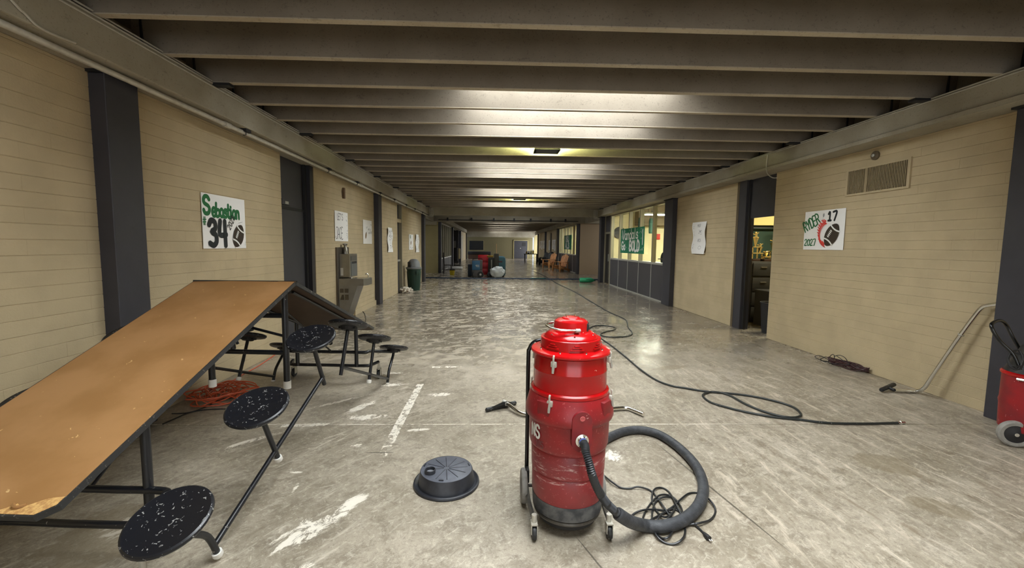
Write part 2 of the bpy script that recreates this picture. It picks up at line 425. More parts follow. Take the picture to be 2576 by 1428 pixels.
# cross corridor and second half of the building
def plainbox(name, a, b, mat=WALLP, par=None, bev=0):
    q = MB(); q.bb(a, b, bev); o = q.build(name, mat, par, smooth=False)
    return struct(o) if par is None else o
plainbox('wall_cross_left', (-12, 23.3, 0), (-3.04, 23.55, ZB), WALLP2)
plainbox('wall_cross_left', (-12, 17.95, 0), (-3.3, 18.2, 3.4), WALLP2)
plainbox('wall_cross_right', (4.76, 23.3, 0), (12, 23.55, ZB), M('brown_tan_paint', (150, 130, 104), .7))
plainbox('wall_cross_right', (12, 18.2, 0), (12.2, 23.5, 3.4))
plainbox('wall_cross_right', (5.0, 18.16, 0), (12, 18.2, 3.4))
plainbox('wall_cross_left', (-12.2, 17.9, 0), (-12, 23.5, 3.4), WALLP2)
plainbox('wall_left', (-3.3, 38.3, 0), (-3.05, 46.5, ZB))
plainbox('wall_right', (4.74, 31.0, 0), (5.0, 38.0, ZB)); plainbox('wall_right', (4.74, 38.5, 0), (5.0, 44.5, ZB))
fw = plainbox('wall_far', (-3.4, 51.5, 0), (4.75, 51.8, 3.0), M('dark_olive_paint', (110, 102, 72), .8))
plainbox('wall_far', (-14, 52, 0), (-3.4, 52.2, 3.4), WALLP2)
plainbox('wall_alcove', (-7, 37.0, 0), (-3.05, 37.2, 3.2), CHAR2); plainbox('wall_alcove', (-7, 30.9, 0), (-6.8, 37, 3.2), WALLP2)

# ------------------------------------------------------------------ columns
def column(X, Y0, w_=.3, sx=1, d=.12, z1=ZB):
    q = MB(); q.bb((X-sx*.1, Y0, 0), (X+sx*d, Y0+w_, z1-.02), .006)
    o = struct(q.build('column', CHAR, smooth=False))
    q = MB(); q.bb((X-sx*.05, Y0-.02, z1-.02), (X+sx*(d+.03), Y0+w_+.02, z1)); q.build('bearing_pad', DARK, o, smooth=False); return o
for Y in (3.35, 10.87): column(XL, Y)
column(XL, 17.9, .32)
column(XR, 3.43, .3, -1); column(XR, 10.92, .52, -1); column(XR, 18.05, .32, -1, .16)
column(-3.05, 23.35, .3, 1, .17); column(4.78, 23.35, .3, -1, .17)
for Y in (30.8, 38.2): column(-3.05, Y); column(4.74, Y, .35, -1)
column(4.74, 44.6, .3, -1); column(-3.05, 46.5)

# ------------------------------------------------------------------ ceiling: slab, joists, beams, girders, skylights
cl = struct(MB().bb((-3.4, -6.2, ZS+.3), (5.1, -6.1, ZS+.34)).build('ceiling', JOIST, smooth=False))
SX0, SX1 = -.36, 2.08
def slab(Y0, Y1, holes, x0=-3.4, x1=5.1):
    q = MB(); cuts = sorted({Y0, Y1, *[h[0] for h in holes], *[h[1] for h in holes]})
    for a, b in zip(cuts[:-1], cuts[1:]):
        inside = any(h[0] <= (a+b)/2 <= h[1] for h in holes)
        if inside: q.bb((x0, a, ZS), (SX0, b, ZS+.15)); q.bb((SX1, a, ZS), (x1, b, ZS+.15))
        else: q.bb((x0, a, ZS), (x1, b, ZS+.15))
    q.build('roof_slab', JOIST, cl, smooth=False)
JP = .613
SKY = E('daylight_lens', (.93, .98, 1.0), SKY_E); SKYD = E('dim_daylight_lens', (.95, .98, 1.0), SKY_E*.36); FILLC = E('crossing_fill_panel', (.95, .98, 1.0), SKY_E*.25)
def joist(Y, x0=-2.98, x1=4.7):
    q = MB(); q.prism([(Y-.028, ZJ), (Y+.028, ZJ), (Y+.055, ZS+.01), (Y-.055, ZS+.01)], 0, x0, x1)
    o = q.build('joist', JOIST, cl, smooth=False)
    q = MB(); q.bb((x0, Y-.029, ZJ-.004), (x1, Y+.029, ZJ+.004)); q.build('joist_soffit', LIT_SOFFIT, o, smooth=False); return o
def skylight_or_fill(Y0, lens=None):
    Y1 = Y0+3*JP
    q = MB(); q.bb((SX0, Y0, ZS+.10), (SX1, Y1, ZS+.115)); o = q.build('skylight_or_fill', lens or SKY, cl, smooth=False)
    q = MB(); t_ = .03
    for a, b in (((SX0, Y0, ZS-.005), (SX1, Y0+t_, ZS+.1)), ((SX0, Y1-t_, ZS-.005), (SX1, Y1, ZS+.1)), ((SX0, Y0, ZS-.005), (SX0+t_, Y1, ZS+.1)), ((SX1-t_, Y0, ZS-.005), (SX1, Y1, ZS+.1))): q.bb(a, b)
    q.build('curb', M('white_curb', (200, 198, 190), .6), o, smooth=False)
J0 = 3.14
sk1 = [J0+JP*(2+6*g) for g in range(-2, 4)]
slab(-6.2, 18.45, [(y, y+3*JP) for y in sk1])
SKYB = E('bright_daylight_lens', (.93, .98, 1.0), SKY_E*1.1)
for y in sk1: skylight_or_fill(y, SKYB if y < 2.5 else None)
k = -15
while J0+JP*k < 18.2: joist(J0+JP*k); k += 1
# cross corridor roof, second half
for a, b in (((-9, 20, ZS-.03), (-6, 22, ZS)), ((6.5, 20, ZS-.03), (9.5, 22, ZS)), ((-.4, 20.1, ZS-.03), (2.1, 21.6, ZS))):
    q = MB(); q.bb(a, b); q.build('skylight_or_fill', FILLC, cl, smooth=False)  # glowing panels added to brighten the crossing and its arms, no known roof openings
slab(18.45, 23.2, [], -12, 12); slab(23.2, 52, [(y, y+3*JP) for y in (24.9, 28.6, 32.3, 36.0, 39.7, 43.4, 47.0)])
for y in (24.9, 28.6, 32.3, 36.0, 39.7, 43.4, 47.0): skylight_or_fill(y, SKYD)
k = 0
while 23.9+JP*k < 49.5: joist(23.9+JP*k); k += 1
def beam(name, a, b):
    q = MB(); q.bb(a, b, .012); return q.build(name, BEAM, cl, smooth=False)
for (a, b) in ((-6, 18.55), (23.2, 43.5)):
    beam('long_beam', (-3.3, a, ZB), (-2.75, b, ZJ)); beam('long_beam', (4.45, a, ZB), (5.0, b, ZJ))
    q = MB(); q.prism([(4.45, ZB), (4.45, ZB+.055), (4.425, ZB+.045), (4.425, ZB)], 1, a, b); q.build('beam_lip', BEAM, cl, smooth=False)
beam('cross_girder', (-3.3, 18.2, ZB), (5.0, 18.55, ZS)); beam('cross_girder', (-12, 23.2, ZB-.02), (12, 23.5, ZS))
beam('cross_girder', (-3.3, 48.8, 2.5), (4.75, 49.1, ZS))
beam('cross_girder', (-12, 18.2, 2.9), (-3.3, 18.5, ZS)); beam('cross_girder', (5, 18.2, 2.9), (12, 18.5, ZS))
plainbox('band', (-12, 23.18, 2.62), (-3.1, 23.3, 2.83), BEAM, cl)
for X in (-3.32, 5.02): plainbox('wall_upper', (X-.05 if X < 0 else X-.05, -6.2, ZB-.02), (X+.05, 52, ZS+.1), BEAM)
# ends of joists: seams and black steel seats
for k in range(-1, 26):
    Y = J0+JP*k
    if Y > 18: break
    for X in (-2.90, 4.60):
        q = MB(); q.bb((X-.008, Y-.053, ZJ+.01), (X+.008, Y-.036, ZS-.01)); q.build('joint_strip', DARK, cl, smooth=False)
    if k % 3 == 2:
        for X in (-2.66, 4.36):
            q = MB(); q.bb((X-.08, Y-.04, ZJ-.03), (X+.08, Y+.04, ZJ-.005)); q.build('steel_seat', DARK, cl, smooth=False)

# pipes and conduits
pz = 2.782
t = thing('sprinkler_pipe', 'grey galvanised pipe running under the left long concrete beam', 'pipe', (-2.82, 3, pz))
def prt(b, name, mat, parent, **k):
    """build in world coordinates, then express relative to the parent's place"""
    o = b.build(name, mat, parent, **k); o.matrix_parent_inverse = Matrix.Translation(parent.location).inverted() if not any(parent.rotation_euler) else parent.matrix_basis.inverted(); return o
prt(MB().tube([(-2.82, -5.9, pz), (-2.82, 6, pz), (-2.82, 18.35, pz)], .022, 12), 'pipe_run', GALV, t)
for Y in (4.66, 7.6, 9.2, 12.4, 15.5, 1.6): prt(MB().tube([(-2.82, Y-.05, pz), (-2.82, Y+.05, pz)], .03, 12), 'coupling', GALV, t)
for Y in (4.95, 7.35, 8.85, 10.6, 12.1, 13.7, 15.2, 16.8):
    h = prt(MB().bb((-2.85, Y-.03, pz+.005), (-2.77, Y+.07, ZB+.005)).tube([(-2.82, Y, pz-.03), (-2.79, Y, pz-.028), (-2.79, Y, ZB-.0)], .006, 6), 'hanger', DARK, t, smooth=False)
prt(MB().bb((-3.02, 8.62, 2.45), (-2.98, 8.68, 2.66)), 'wall_strap', M('rusty_steel', (96, 74, 52), .7), t)
for i, (dx, dz) in enumerate(((.010, -.012), (.012, -.045), (.0, .014))):
    pts = [(-2.75+dx, y, ZJ+dz+ (random.uniform(-.004, .004))) for y in [x*.9 for x in range(-6, 21)]]
    o = MB().tube(spline(pts, 3), .007, 6).build('conduit', GALV)
    tag(o, ['pale conduit clipped along the top edge of the left beam, upper of three', 'pale conduit on the left beam, lowest of three', 'pale conduit on the left beam, topmost beside the joists'][i], 'conduit')
for i, dz in enumerate((-.01, -.03)):
    pts = [(4.442, y, ZJ+dz+random.uniform(-.003, .003)) for y in [x*.9 for x in range(-6, 21)]]
    o = MB().tube(spline(pts, 3), .006, 6).build('conduit', GALV); tag(o, ['thin conduit along the top edge of the right beam, upper one', 'thin conduit along the right beam, lower one'][i], 'conduit')
pts = [WX(x, y, -2.742) for x, y in ((28, 0), (60, 32), (90, 62), (120, 80), (155, 95), (190, 108))]
pts.insert(0, pts[0]+V((0, -.4, .3)))
o = MB().tube(spline(pts), .007, 6).build('conduit', GALV); tag(o, 'loose pale conduit crossing the left beam face beside the ceiling corner', 'conduit')
pts = [WX(x, y, 4.43) for x, y in ((1931, 388), (1928, 415), (1930, 435), (1942, 446), (1954, 447))]
o = MB().tube(spline(pts), .008, 6).build('cable', GALV); tag(o, 'short bent conduit dropping from the right beam to the open doorway', 'cable')
for X, s in ((-2.76, 1), (4.46, -1)):   # conduit bundles where the long beams meet the cross girder
    for i in range(4):
        x = X - s*.0 + s*(.03+.05*i); o = MB().tube(spline([(x, 18.1, ZJ-.02), (x, 18.17, ZJ-.04), (x, 18.18, ZB-.05), (x-s*.12, 18.3, ZB-.07)]), .012, 6).build('conduit', GALV)
        tag(o, 'vertical conduit in the bundle at the %s end of the cross girder' % ('left' if s > 0 else 'right'), 'conduit', 'conduit bundle at %s beam corner' % ('left' if s > 0 else 'right'))
t = thing('sprinkler_pipe', 'dark thin pipe with black fittings running across the second cross girder', 'pipe', (.8, 23.1, 2.9))
prt(MB().tube([(-3.0, 23.12, 2.9), (4.6, 23.12, 2.9)], .02, 8), 'pipe_run', DARK, t)
for x in (-2.5, -1.2, .0, 1.1, 2.0, 3.1, 3.9): prt(MB().bb((x-.04, 23.08, 2.86), (x+.04, 23.2, 3.02)), 'fitting', DARK, t, smooth=False)

# ceiling lights: dark pans hung between joists, open at the sides
def pan_light(Y, label, tube_w):
    t = thing('ceiling_light', label, 'ceiling light', (.86, Y, ZJ), group=None)
    q = MB(); q.prism([(-.21, .0), (.21, .0), (.185, .035), (-.185, .035)], 1, -.17, .17); o = q.build('pan', DARK, t, smooth=False)
    MB().bb((-.14, -.13, .037), (.14, .13, .06), .01).build('lamp', E('lamp_yellowgreen', (.86, 1.0, .45), 800.0), t)
    for sx in (-.19, .19): MB().bb((sx-.01, -.16, -.0), (sx+.01, .16, .05)).build('end_cap', DARK, t, smooth=False)
    MB().tube([(0, 0, .06), (0, 0, ZS-ZJ)], .012, 8).build('stem', DARK, t)
    return t
pan_light(J0+JP*6+.30, 'dark pan light glowing yellow-green between joists, nearer of two', .4)
pan_light(J0+JP*18+.30, 'dark pan light glowing yellow-green between joists, farther of two', .4)

# ------------------------------------------------------------------ doors and frames
def door_left():
    d = bpy.data.objects.new('door_1', None); COL.objects.link(d); struct(d)
    B = lambda n, a, b, mt=CHAR, bev=0: MB().bb(a, b, bev).build(n, mt, d, smooth=False)
    B('door_leaf', (XL-.13, 6.21, .01), (XL-.09, 7.13, 2.06)); B('transom_panel', (XL-.13, 6.21, 2.09), (XL-.10, 7.13, ZB))
    B('transom_bar', (XL-.13, 6.2, 2.055), (XL-.075, 7.15, 2.095), DARK)
    B('closer_box', (XL-.09, 6.33, 2.12), (XL-.06, 6.58, 2.2)); B('name_plate', (XL-.06, 6.42, 2.13), (XL-.055, 6.52, 2.17), ALUL)
    B('frame_stile', (XL-.14, 7.13, 0), (XL+.01, 7.24, ZB), M('dark_frame', (36, 34, 38), .45)); B('frame_stile', (XL-.14, 6.19, 0), (XL-.02, 6.215, ZB), MATS['dark_frame'])
    B('frame_stop', (XL-.09, 7.08, 0), (XL-.05, 7.13, ZB), DARK); B('edge_strip', (XL-.0, 7.24, 0), (XL+.012, 7.27, ZB), M('brown_edge', (92, 78, 58), .6))
    B('backing', (XL-.3, 6.1, 0), (XL-.22, 7.3, ZB), DARK)
door_left()
def door_two():
    d = bpy.data.objects.new('door_2', None); COL.objects.link(d); struct(d)
    B = lambda n, a, b, mt=CHAR: MB().bb(a, b).build(n, mt, d, smooth=False)
    B('door_leaf', (XL-.12, 13.49, .01), (XL-.09, 14.05, 2.25)); B('transom_panel', (XL-.12, 13.49, 2.36), (XL-.09, 14.05, ZB)); B('transom_bar', (XL-.12, 13.47, 2.25), (XL+.0, 14.1, 2.36), WALLP)
    B('frame_stile', (XL-.1, 14.05, 0), (XL+.01, 14.1, ZB), ALU); B('backing', (XL-.3, 13.4, 0), (XL-.22, 14.2, ZB), DARK)
    B('push_bar', (XL-.09, 13.6, 1.0), (XL-.03, 14.0, 1.06), ALUL)
door_two()

# ------------------------------------------------------------------ right side: open doorway to the trophy room
d = bpy.data.objects.new('door_3', None); COL.objects.link(d); struct(d)
B = lambda n, a, b, mt=CHAR: MB().bb(a, b).build(n, mt, d, smooth=False)
B('frame_stile', (XR-.01, 7.9, 0), (XR+.16, 8.13, ZB), CHAR); B('frame_stop', (XR+.03, 7.85, 0), (XR+.08, 7.9, ZB), DARK)
B('header_panel', (XR+.06, 7.1, 2.11), (XR+.1, 7.9, ZB), CHAR); B('frame_stile', (XR+.01, 7.08, 0), (XR+.16, 7.10, ZB), CHAR)
B('edge_strip', (XR-.014, 8.13, 0), (XR+.0, 8.2, ZB), MATS['brown_edge'])
TR = (4.96, 9.5, 4.2, 9.6)
YEL = M('cream_wall', (214, 196, 130), .8)
for n, a, b, mt in (('wall_trophy_far', (4.96, 9.5, 0), (9.2, 9.6, 2.9), M('dark_green_wall', (34, 56, 44), .8)), ('wall_trophy_side', (9.1, 4.2, 0), (9.2, 9.6, 2.9), YEL),
                    ('wall_trophy_near', (4.96, 4.2, 0), (9.2, 4.3, 2.9), YEL), ('ceiling_trophy', (4.96, 4.2, 2.9), (9.2, 9.6, 3.0), YEL)):
    plainbox(n, a, b, mt)
plainbox('trim_1', (4.97, 9.42, 2.07), (9.1, 9.5, 2.9), YEL); plainbox('trim_4', (4.97, 9.38, 2.0), (9.1, 9.42, 2.03), DARK)
t = thing('ceiling_light', 'bright tube light on the trophy room ceiling', 'ceiling light', (6.3, 7.9, 2.9))
MB().bb((-.6, -.15, -.1), (.6, .15, 0), .01).build('housing', WHITEP, t); MB().bb((-.55, -.11, -.125), (.55, .11, -.1), .01).build('diffuser', E('warm_tube', (1.0, .94, .68), 90.0), t)
for sx in (-.58, .58): MB().bb((sx-.02, -.15, -.13), (sx+.02, .15, -.0)).build('end_cap', WHITEP, t)
GOLD = M('gold_plate', (236, 214, 150), .2, .85); WOODD = M('trophy_wood', (52, 34, 22), .4)
def trophy(loc, h, label, tiers=2):
    t = thing('trophy', label, 'trophy', loc, group='trophies on the shelf in the doorway')
    w_ = .16; z = 0
    MB().bb((-w_/2, -w_/2, 0), (w_/2, w_/2, .05), .005).build('plinth', WOODD, t)
    for i in range(tiers):
        hh = (h-.15)*.45/tiers
        for sx in (-.05, .05): MB().lathe([(.012, .05+z), (.018, .05+z+hh*.5), (.012, .05+z+hh)], (sx, 0, 0), 10).build('post', GOLD, t)
        MB().bb((-w_*.4, -w_*.4, .05+z+hh), (w_*.4, w_*.4, .075+z+hh), .004).build('tier', GOLD, t); z += hh+.025
    zb = .05+z; s = h-zb
    MB().lathe([(.012, zb), (.03, zb+s*.25), (.05, zb+s*.5), (.065, zb+s*.62), (.04, zb+s*.66)], (0, 0, 0), 16).build('cup', GOLD, t)
    MB().tube(spline([(0, 0, zb+s*.6), (.01, 0, zb+s*.75), (0, 0, zb+s*.85)]), [.02]*13, 8).lathe([(.001, zb+s*.85), (.024, zb+s*.9), (.02, zb+s*.97), (.001, zb+s)], (0, 0, 0), 10).tube([(-.07, 0, zb+s*.86), (0, 0, zb+s*.78), (.06, 0, zb+s*.95)], .01, 6).build('figure', GOLD, t)
def shelf_top(z): pass
t = thing('filing_cabinet', 'dark filing cabinet just inside the trophy room doorway', 'cabinet', (5.62, 8.95, 0))
MB().bb((-.24, -.3, 0), (.24, .3, 1.28), .008).build('body', M('dark_olive_cabinet', (34, 32, 28), .5), t)
for z in (.05, .36, .67, .98):
    q = MB().bb((-.22, -.325, z), (.22, -.3, z+.27), .006).build('drawer', MATS['dark_olive_cabinet'], t); MB().bb((-.06, -.345, z+.17), (.06, -.325, z+.19)).build('handle', STEEL, q)
t = thing('shelf_unit', 'tall brown shelf unit inside the trophy room carrying trophies and a box', 'shelf', (6.35, 9.05, 0))
for z in (.35, .8, 1.24): MB().bb((-.42, -.25, z), (.42, .25, z+.03)).build('shelf', WOODD, t, smooth=False)
for sx in (-.42, .42): MB().bb((sx-.015, -.25, 0), (sx+.015, .25, 1.27)).build('side_panel', WOODD, t, smooth=False)
MB().bb((-.42, .23, 0), (.42, .25, 1.24)).build('back_panel', M('shelf_back', (52, 44, 30), .7), t, smooth=False)
for i, (x, y, h, z) in enumerate(((5.55, 8.85, .62, 1.28), (5.75, 9.0, .38, 1.28), (5.46, 9.12, .3, 1.28), (6.02, 8.9, .34, 1.27), (6.1, 9.1, .5, 1.27), (6.3, 9.15, .95, 1.27), (6.49, 9.12, .85, 1.27), (6.64, 8.93, .7, 1.27), (5.74, 8.76, .22, 1.28))):
    trophy((x, y, z), h, ['tall gold trophy with figure above the filing cabinet', 'short gold trophy at the rear of the cabinet top', 'small gold cup trophy on the far cabinet corner', 'low trophy beside the cardboard box', 'medium trophy behind the cardboard box', 'tallest gold trophy in the doorway, star high on top', 'second tallest gold trophy in the doorway', 'gold trophy nearest the doorway edge', 'squat gold trophy in front on the cabinet'][i], 1+(h > .5))
t = thing('cardboard_box', 'yellowish cardboard box on the shelf under the tall trophies', 'box', (6.33, 8.92, 1.27))
MB().bb((-.16, -.1, 0), (.16, .1, .2)).build('carton', M('cardboard', (196, 150, 60), .8), t, smooth=False); MB().bb((-.03, -.104, .1), (.03, -.1, .12)).build('hand_hole', DARK, t)
t = thing('desk', 'dark low desk inside the trophy room doorway', 'desk', (5.75, 8.2, 0))
MB().bb((-.4, -.28, .68), (.4, .28, .72), .01).build('top', DARK, t)
for sx in (-.37, .37): MB().bb((sx-.02, -.26, 0), (sx+.02, .26, .68)).build('side_panel', DARK, t)
t = thing('helmet', 'white helmet with dark visor on the desk in the doorway', 'helmet', (5.62, 8.1, .72))
MB().lathe([(.12, 0), (.13, .05), (.11, .11), (.06, .15), (.001, .165)], n=20).build('shell', M('white_shell', (200, 198, 190), .3), t); MB().bb((-.14, -.15, 0), (.14, -.04, .02), .005).build('brim', MATS['white_shell'], t)
o = MB().bb((-.2, -.02, 0), (.2, .22, .012)).build('folded_paper', M('paper_sheet', (160, 150, 130), .8), loc=(6.0, 8.0, .72)); tag(o, 'sheet of paper lying on the dark desk in the doorway', 'paper')
t = thing('waste_bin', 'black open waste bin on the floor inside the doorway', 'bin', (5.1, 7.55, 0))
MB().lathe([(.13, 0), (.17, .55), (.18, .56), (.165, .55), (.125, .02)], n=24, capt=True).build('bucket', DARK, t); MB().tube([(.175*math.cos(a*PI/12), .175*math.sin(a*PI/12), .56) for a in range(24)], .009, 6, closed=True).build('rim', DARK, t)

# ------------------------------------------------------------------ right storefront
def storefront(idx, X, Y0, Y1, n, zsill, sx=-1, door=None, panel=CHAR2, wname='window'):
    d = bpy.data.objects.new('%s_%d' % (wname, idx), None); COL.objects.link(d); struct(d)
    B = lambda n_, a, b, mt: MB().bb(a, b).build(n_, mt, d, smooth=False)
    step = (Y1-Y0)/n
    for i in range(n+1):
        y = Y0+i*step; B('mullion', (X-sx*.0, y-.03, zsill), (X-sx*.12, y+.03, ZB), ALU); B('panel_joint', (X+sx*.003, y-.02, 0), (X-sx*.03, y+.02, zsill), ALUL)
    for i in range(n):
        y = Y0+i*step
        B('pane', (X-sx*.055, y+.03, zsill+.03), (X-sx*.061, y+step-.03, ZB-.03), GLASS)
        if panel: B('lower_panel', (X-sx*.005, y+.02, .04), (X-sx*.03, y+step-.02, zsill-.03), panel)
    B('sill', (X+sx*.01, Y0, zsill-.03), (X-sx*.12, Y1, zsill+.03), ALUL); B('head_rail', (X, Y0, ZB-.05), (X-sx*.12, Y1, ZB), ALU); B('base_rail', (X+sx*.004, Y0, 0), (X-sx*.05, Y1, .04), ALUL)
    return d
storefront(1, XR, 11.46, 17.06, 5, 1.075)
d = bpy.data.objects.new('door_4', None); COL.objects.link(d); struct(d)
B = lambda n, a, b, mt: MB().bb(a, b).build(n, mt, d, smooth=False)
B('frame_stile', (XR-.01, 17.06, 0), (XR+.08, 17.16, ZB), ALU); B('frame_stile', (XR-.01, 17.95, 0), (XR+.08, 18.05, ZB), ALU); B('transom_bar', (XR, 17.1, 2.08), (XR+.08, 18.0, 2.16), ALU)
B('transom_panel', (XR+.02, 17.15, 2.16), (XR+.04, 17.95, ZB), CHAR2); B('door_leaf', (XR+.02, 17.17, .02), (XR+.05, 17.93, 2.08), M('dark_bronze_glass', (44, 42, 38), .15)); B('pull_handle', (XR-.04, 17.25, .95), (XR-.01, 17.28, 1.25), ALUL)

# weight room behind the storefront
CREAM = M('cream_block', (226, 212, 168), .8, bump=.3)
for n, a, b, mt in (('wall_gym_far', (5.0, 18.0, 0), (14, 18.15, 4.2), CREAM), ('wall_gym_side', (13, 10.2, 0), (13.2, 18, 4.2), CREAM), ('wall_gym_near', (5.0, 10.2, 0), (13.2, 10.4, 4.2), CREAM)):
    plainbox(n, a, b, mt)
plainbox('ceiling_gym', (5.0, 10.2, 4.0), (13.2, 18.1, 4.2), M('grey_deck', (110, 100, 84), .8)); plainbox('wall_gym_front', (4.98, 10.2, ZB), (5.1, 17.9, 4.2), CREAM)
plainbox('trim_2', (12.6, 10.4, 2.9), (13.0, 17.9, 4.0), M('brown_duct', (120, 104, 78), .7)); plainbox('trim_3', (6.0, 17.5, 2.45), (13, 18.0, 4.0), M('brown_duct', (120, 104, 78), .7))
for i, (x, y) in enumerate(((6.6, 12.6), (9.4, 12.6), (6.3, 15.9), (9.4, 15.9))):
    t = thing('ceiling_light', 'white tube light hanging in the glazed room behind the storefront', 'ceiling light', (x, y, 2.75), group='tube lights in the glazed room')
    MB().bb((-.65, -.12, .03), (.65, .12, .09), .01).build('housing', WHITEP, t); MB().bb((-.6, -.1, 0), (.6, .1, .03), .01).build('tube', E('gym_tube', (1.0, .98, .80), 130.0), t)
    for sx in (-.5, .5): MB().tube([(sx, 0, .09), (sx, 0, 1.25)], .01, 6).build('rod', DARK, t)
DG = M('dark_green_cloth', (28, 60, 48), .8)
for i, (x, y, z, w_, h) in enumerate(((6.25, 14.3, 2.3, .3, .8), (6.0, 17.2, 2.45, .3, .6), (6.35, 17.0, 2.4, .25, .6))):
    t = thing('hanging_bag', ['long dark green heavy bag hanging behind the middle panes', 'dark hanging bag behind the left middle panes', 'narrow dark hanging bag behind the green banner'][i], 'bag', (x, y, z-h/2))
    MB().lathe([(.001, 0), (w_*.35, .0), (w_*.4, .1), (w_*.4, h-.1), (w_*.33, h)], n=20).build('body', DG, t)
    for a in range(3): MB().tube([(w_*.33*math.cos(a*2.1), w_*.33*math.sin(a*2.1), h), (0, 0, h+.35)], .008, 6).build('chain', DARK, t)
    MB().tube([(0, 0, h+.35), (0, 0, 4.0-(z-h/2))], .01, 6).build('rope', DARK, t)
o = MB().lathe([(.25, 0), (.25, .04)], n=24, mat=Matrix.Rotation(PI/2, 4, 'X')).build('wall_clock', DARK, loc=(5.35, 17.98, 2.15)); tag(o, 'round black disc on the cream wall behind the far pane', 'clock')
o = MB().bb((-.15, -.04, -.12), (.15, 0, .12), .01).build('alarm_box', M('alarm_red', (190, 50, 40), .5), loc=(6.95, 17.98, 2.0)); tag(o, 'small red alarm box on the cream wall behind the storefront', 'alarm')
for i, (x, y) in enumerate(((5.75, 12.6), (6.35, 13.9))):
    t = thing('weight_rack', ['green and dark weight bench behind the nearest pane', 'dark weight rack with plates behind the second pane'][i], 'rack', (x, y, 0))
    for sx in (-.4, .4):
        MB().bb((sx-.03, -.03, 0), (sx+.03, .03, 1.35)).build('upright', GREENI if i == 0 else DARK, t); MB().bb((sx-.03, -.4, 0), (sx+.03, .5, .06)).build('foot', DARK, t)
    MB().tube([(-.8, 0, 1.2), (.8, 0, 1.2)], .015, 8).build('bar', STEEL, t)
    for sx in (-.62, .62): MB().lathe([(.2, -.03), (.2, .03)], (sx, 0, 1.2), 24, Matrix.Rotation(PI/2, 4, 'Y')).build('plate', DARK, t)
    MB().bb((-.15, -.6, .42), (.15, .5, .5), .02).build('bench_pad', GREENI if i == 0 else DARK, t); MB().bb((-.05, -.5, .0), (.05, -.4, .42)).build('bench_leg', DARK, t)
t = thing('work_table', 'pale work table behind the storefront sill', 'table', (5.75, 16.1, 0))
MB().bb((-.5, -1.4, .95), (.5, 1.4, 1.0)).build('top', M('pale_top', (208, 196, 160), .6), t)
for sx in (-.45, .45):
    for sy in (-1.3, 1.3): MB().bb((sx-.03, sy-.03, 0), (sx+.03, sy+.03, .95)).build('leg', DARK, t)

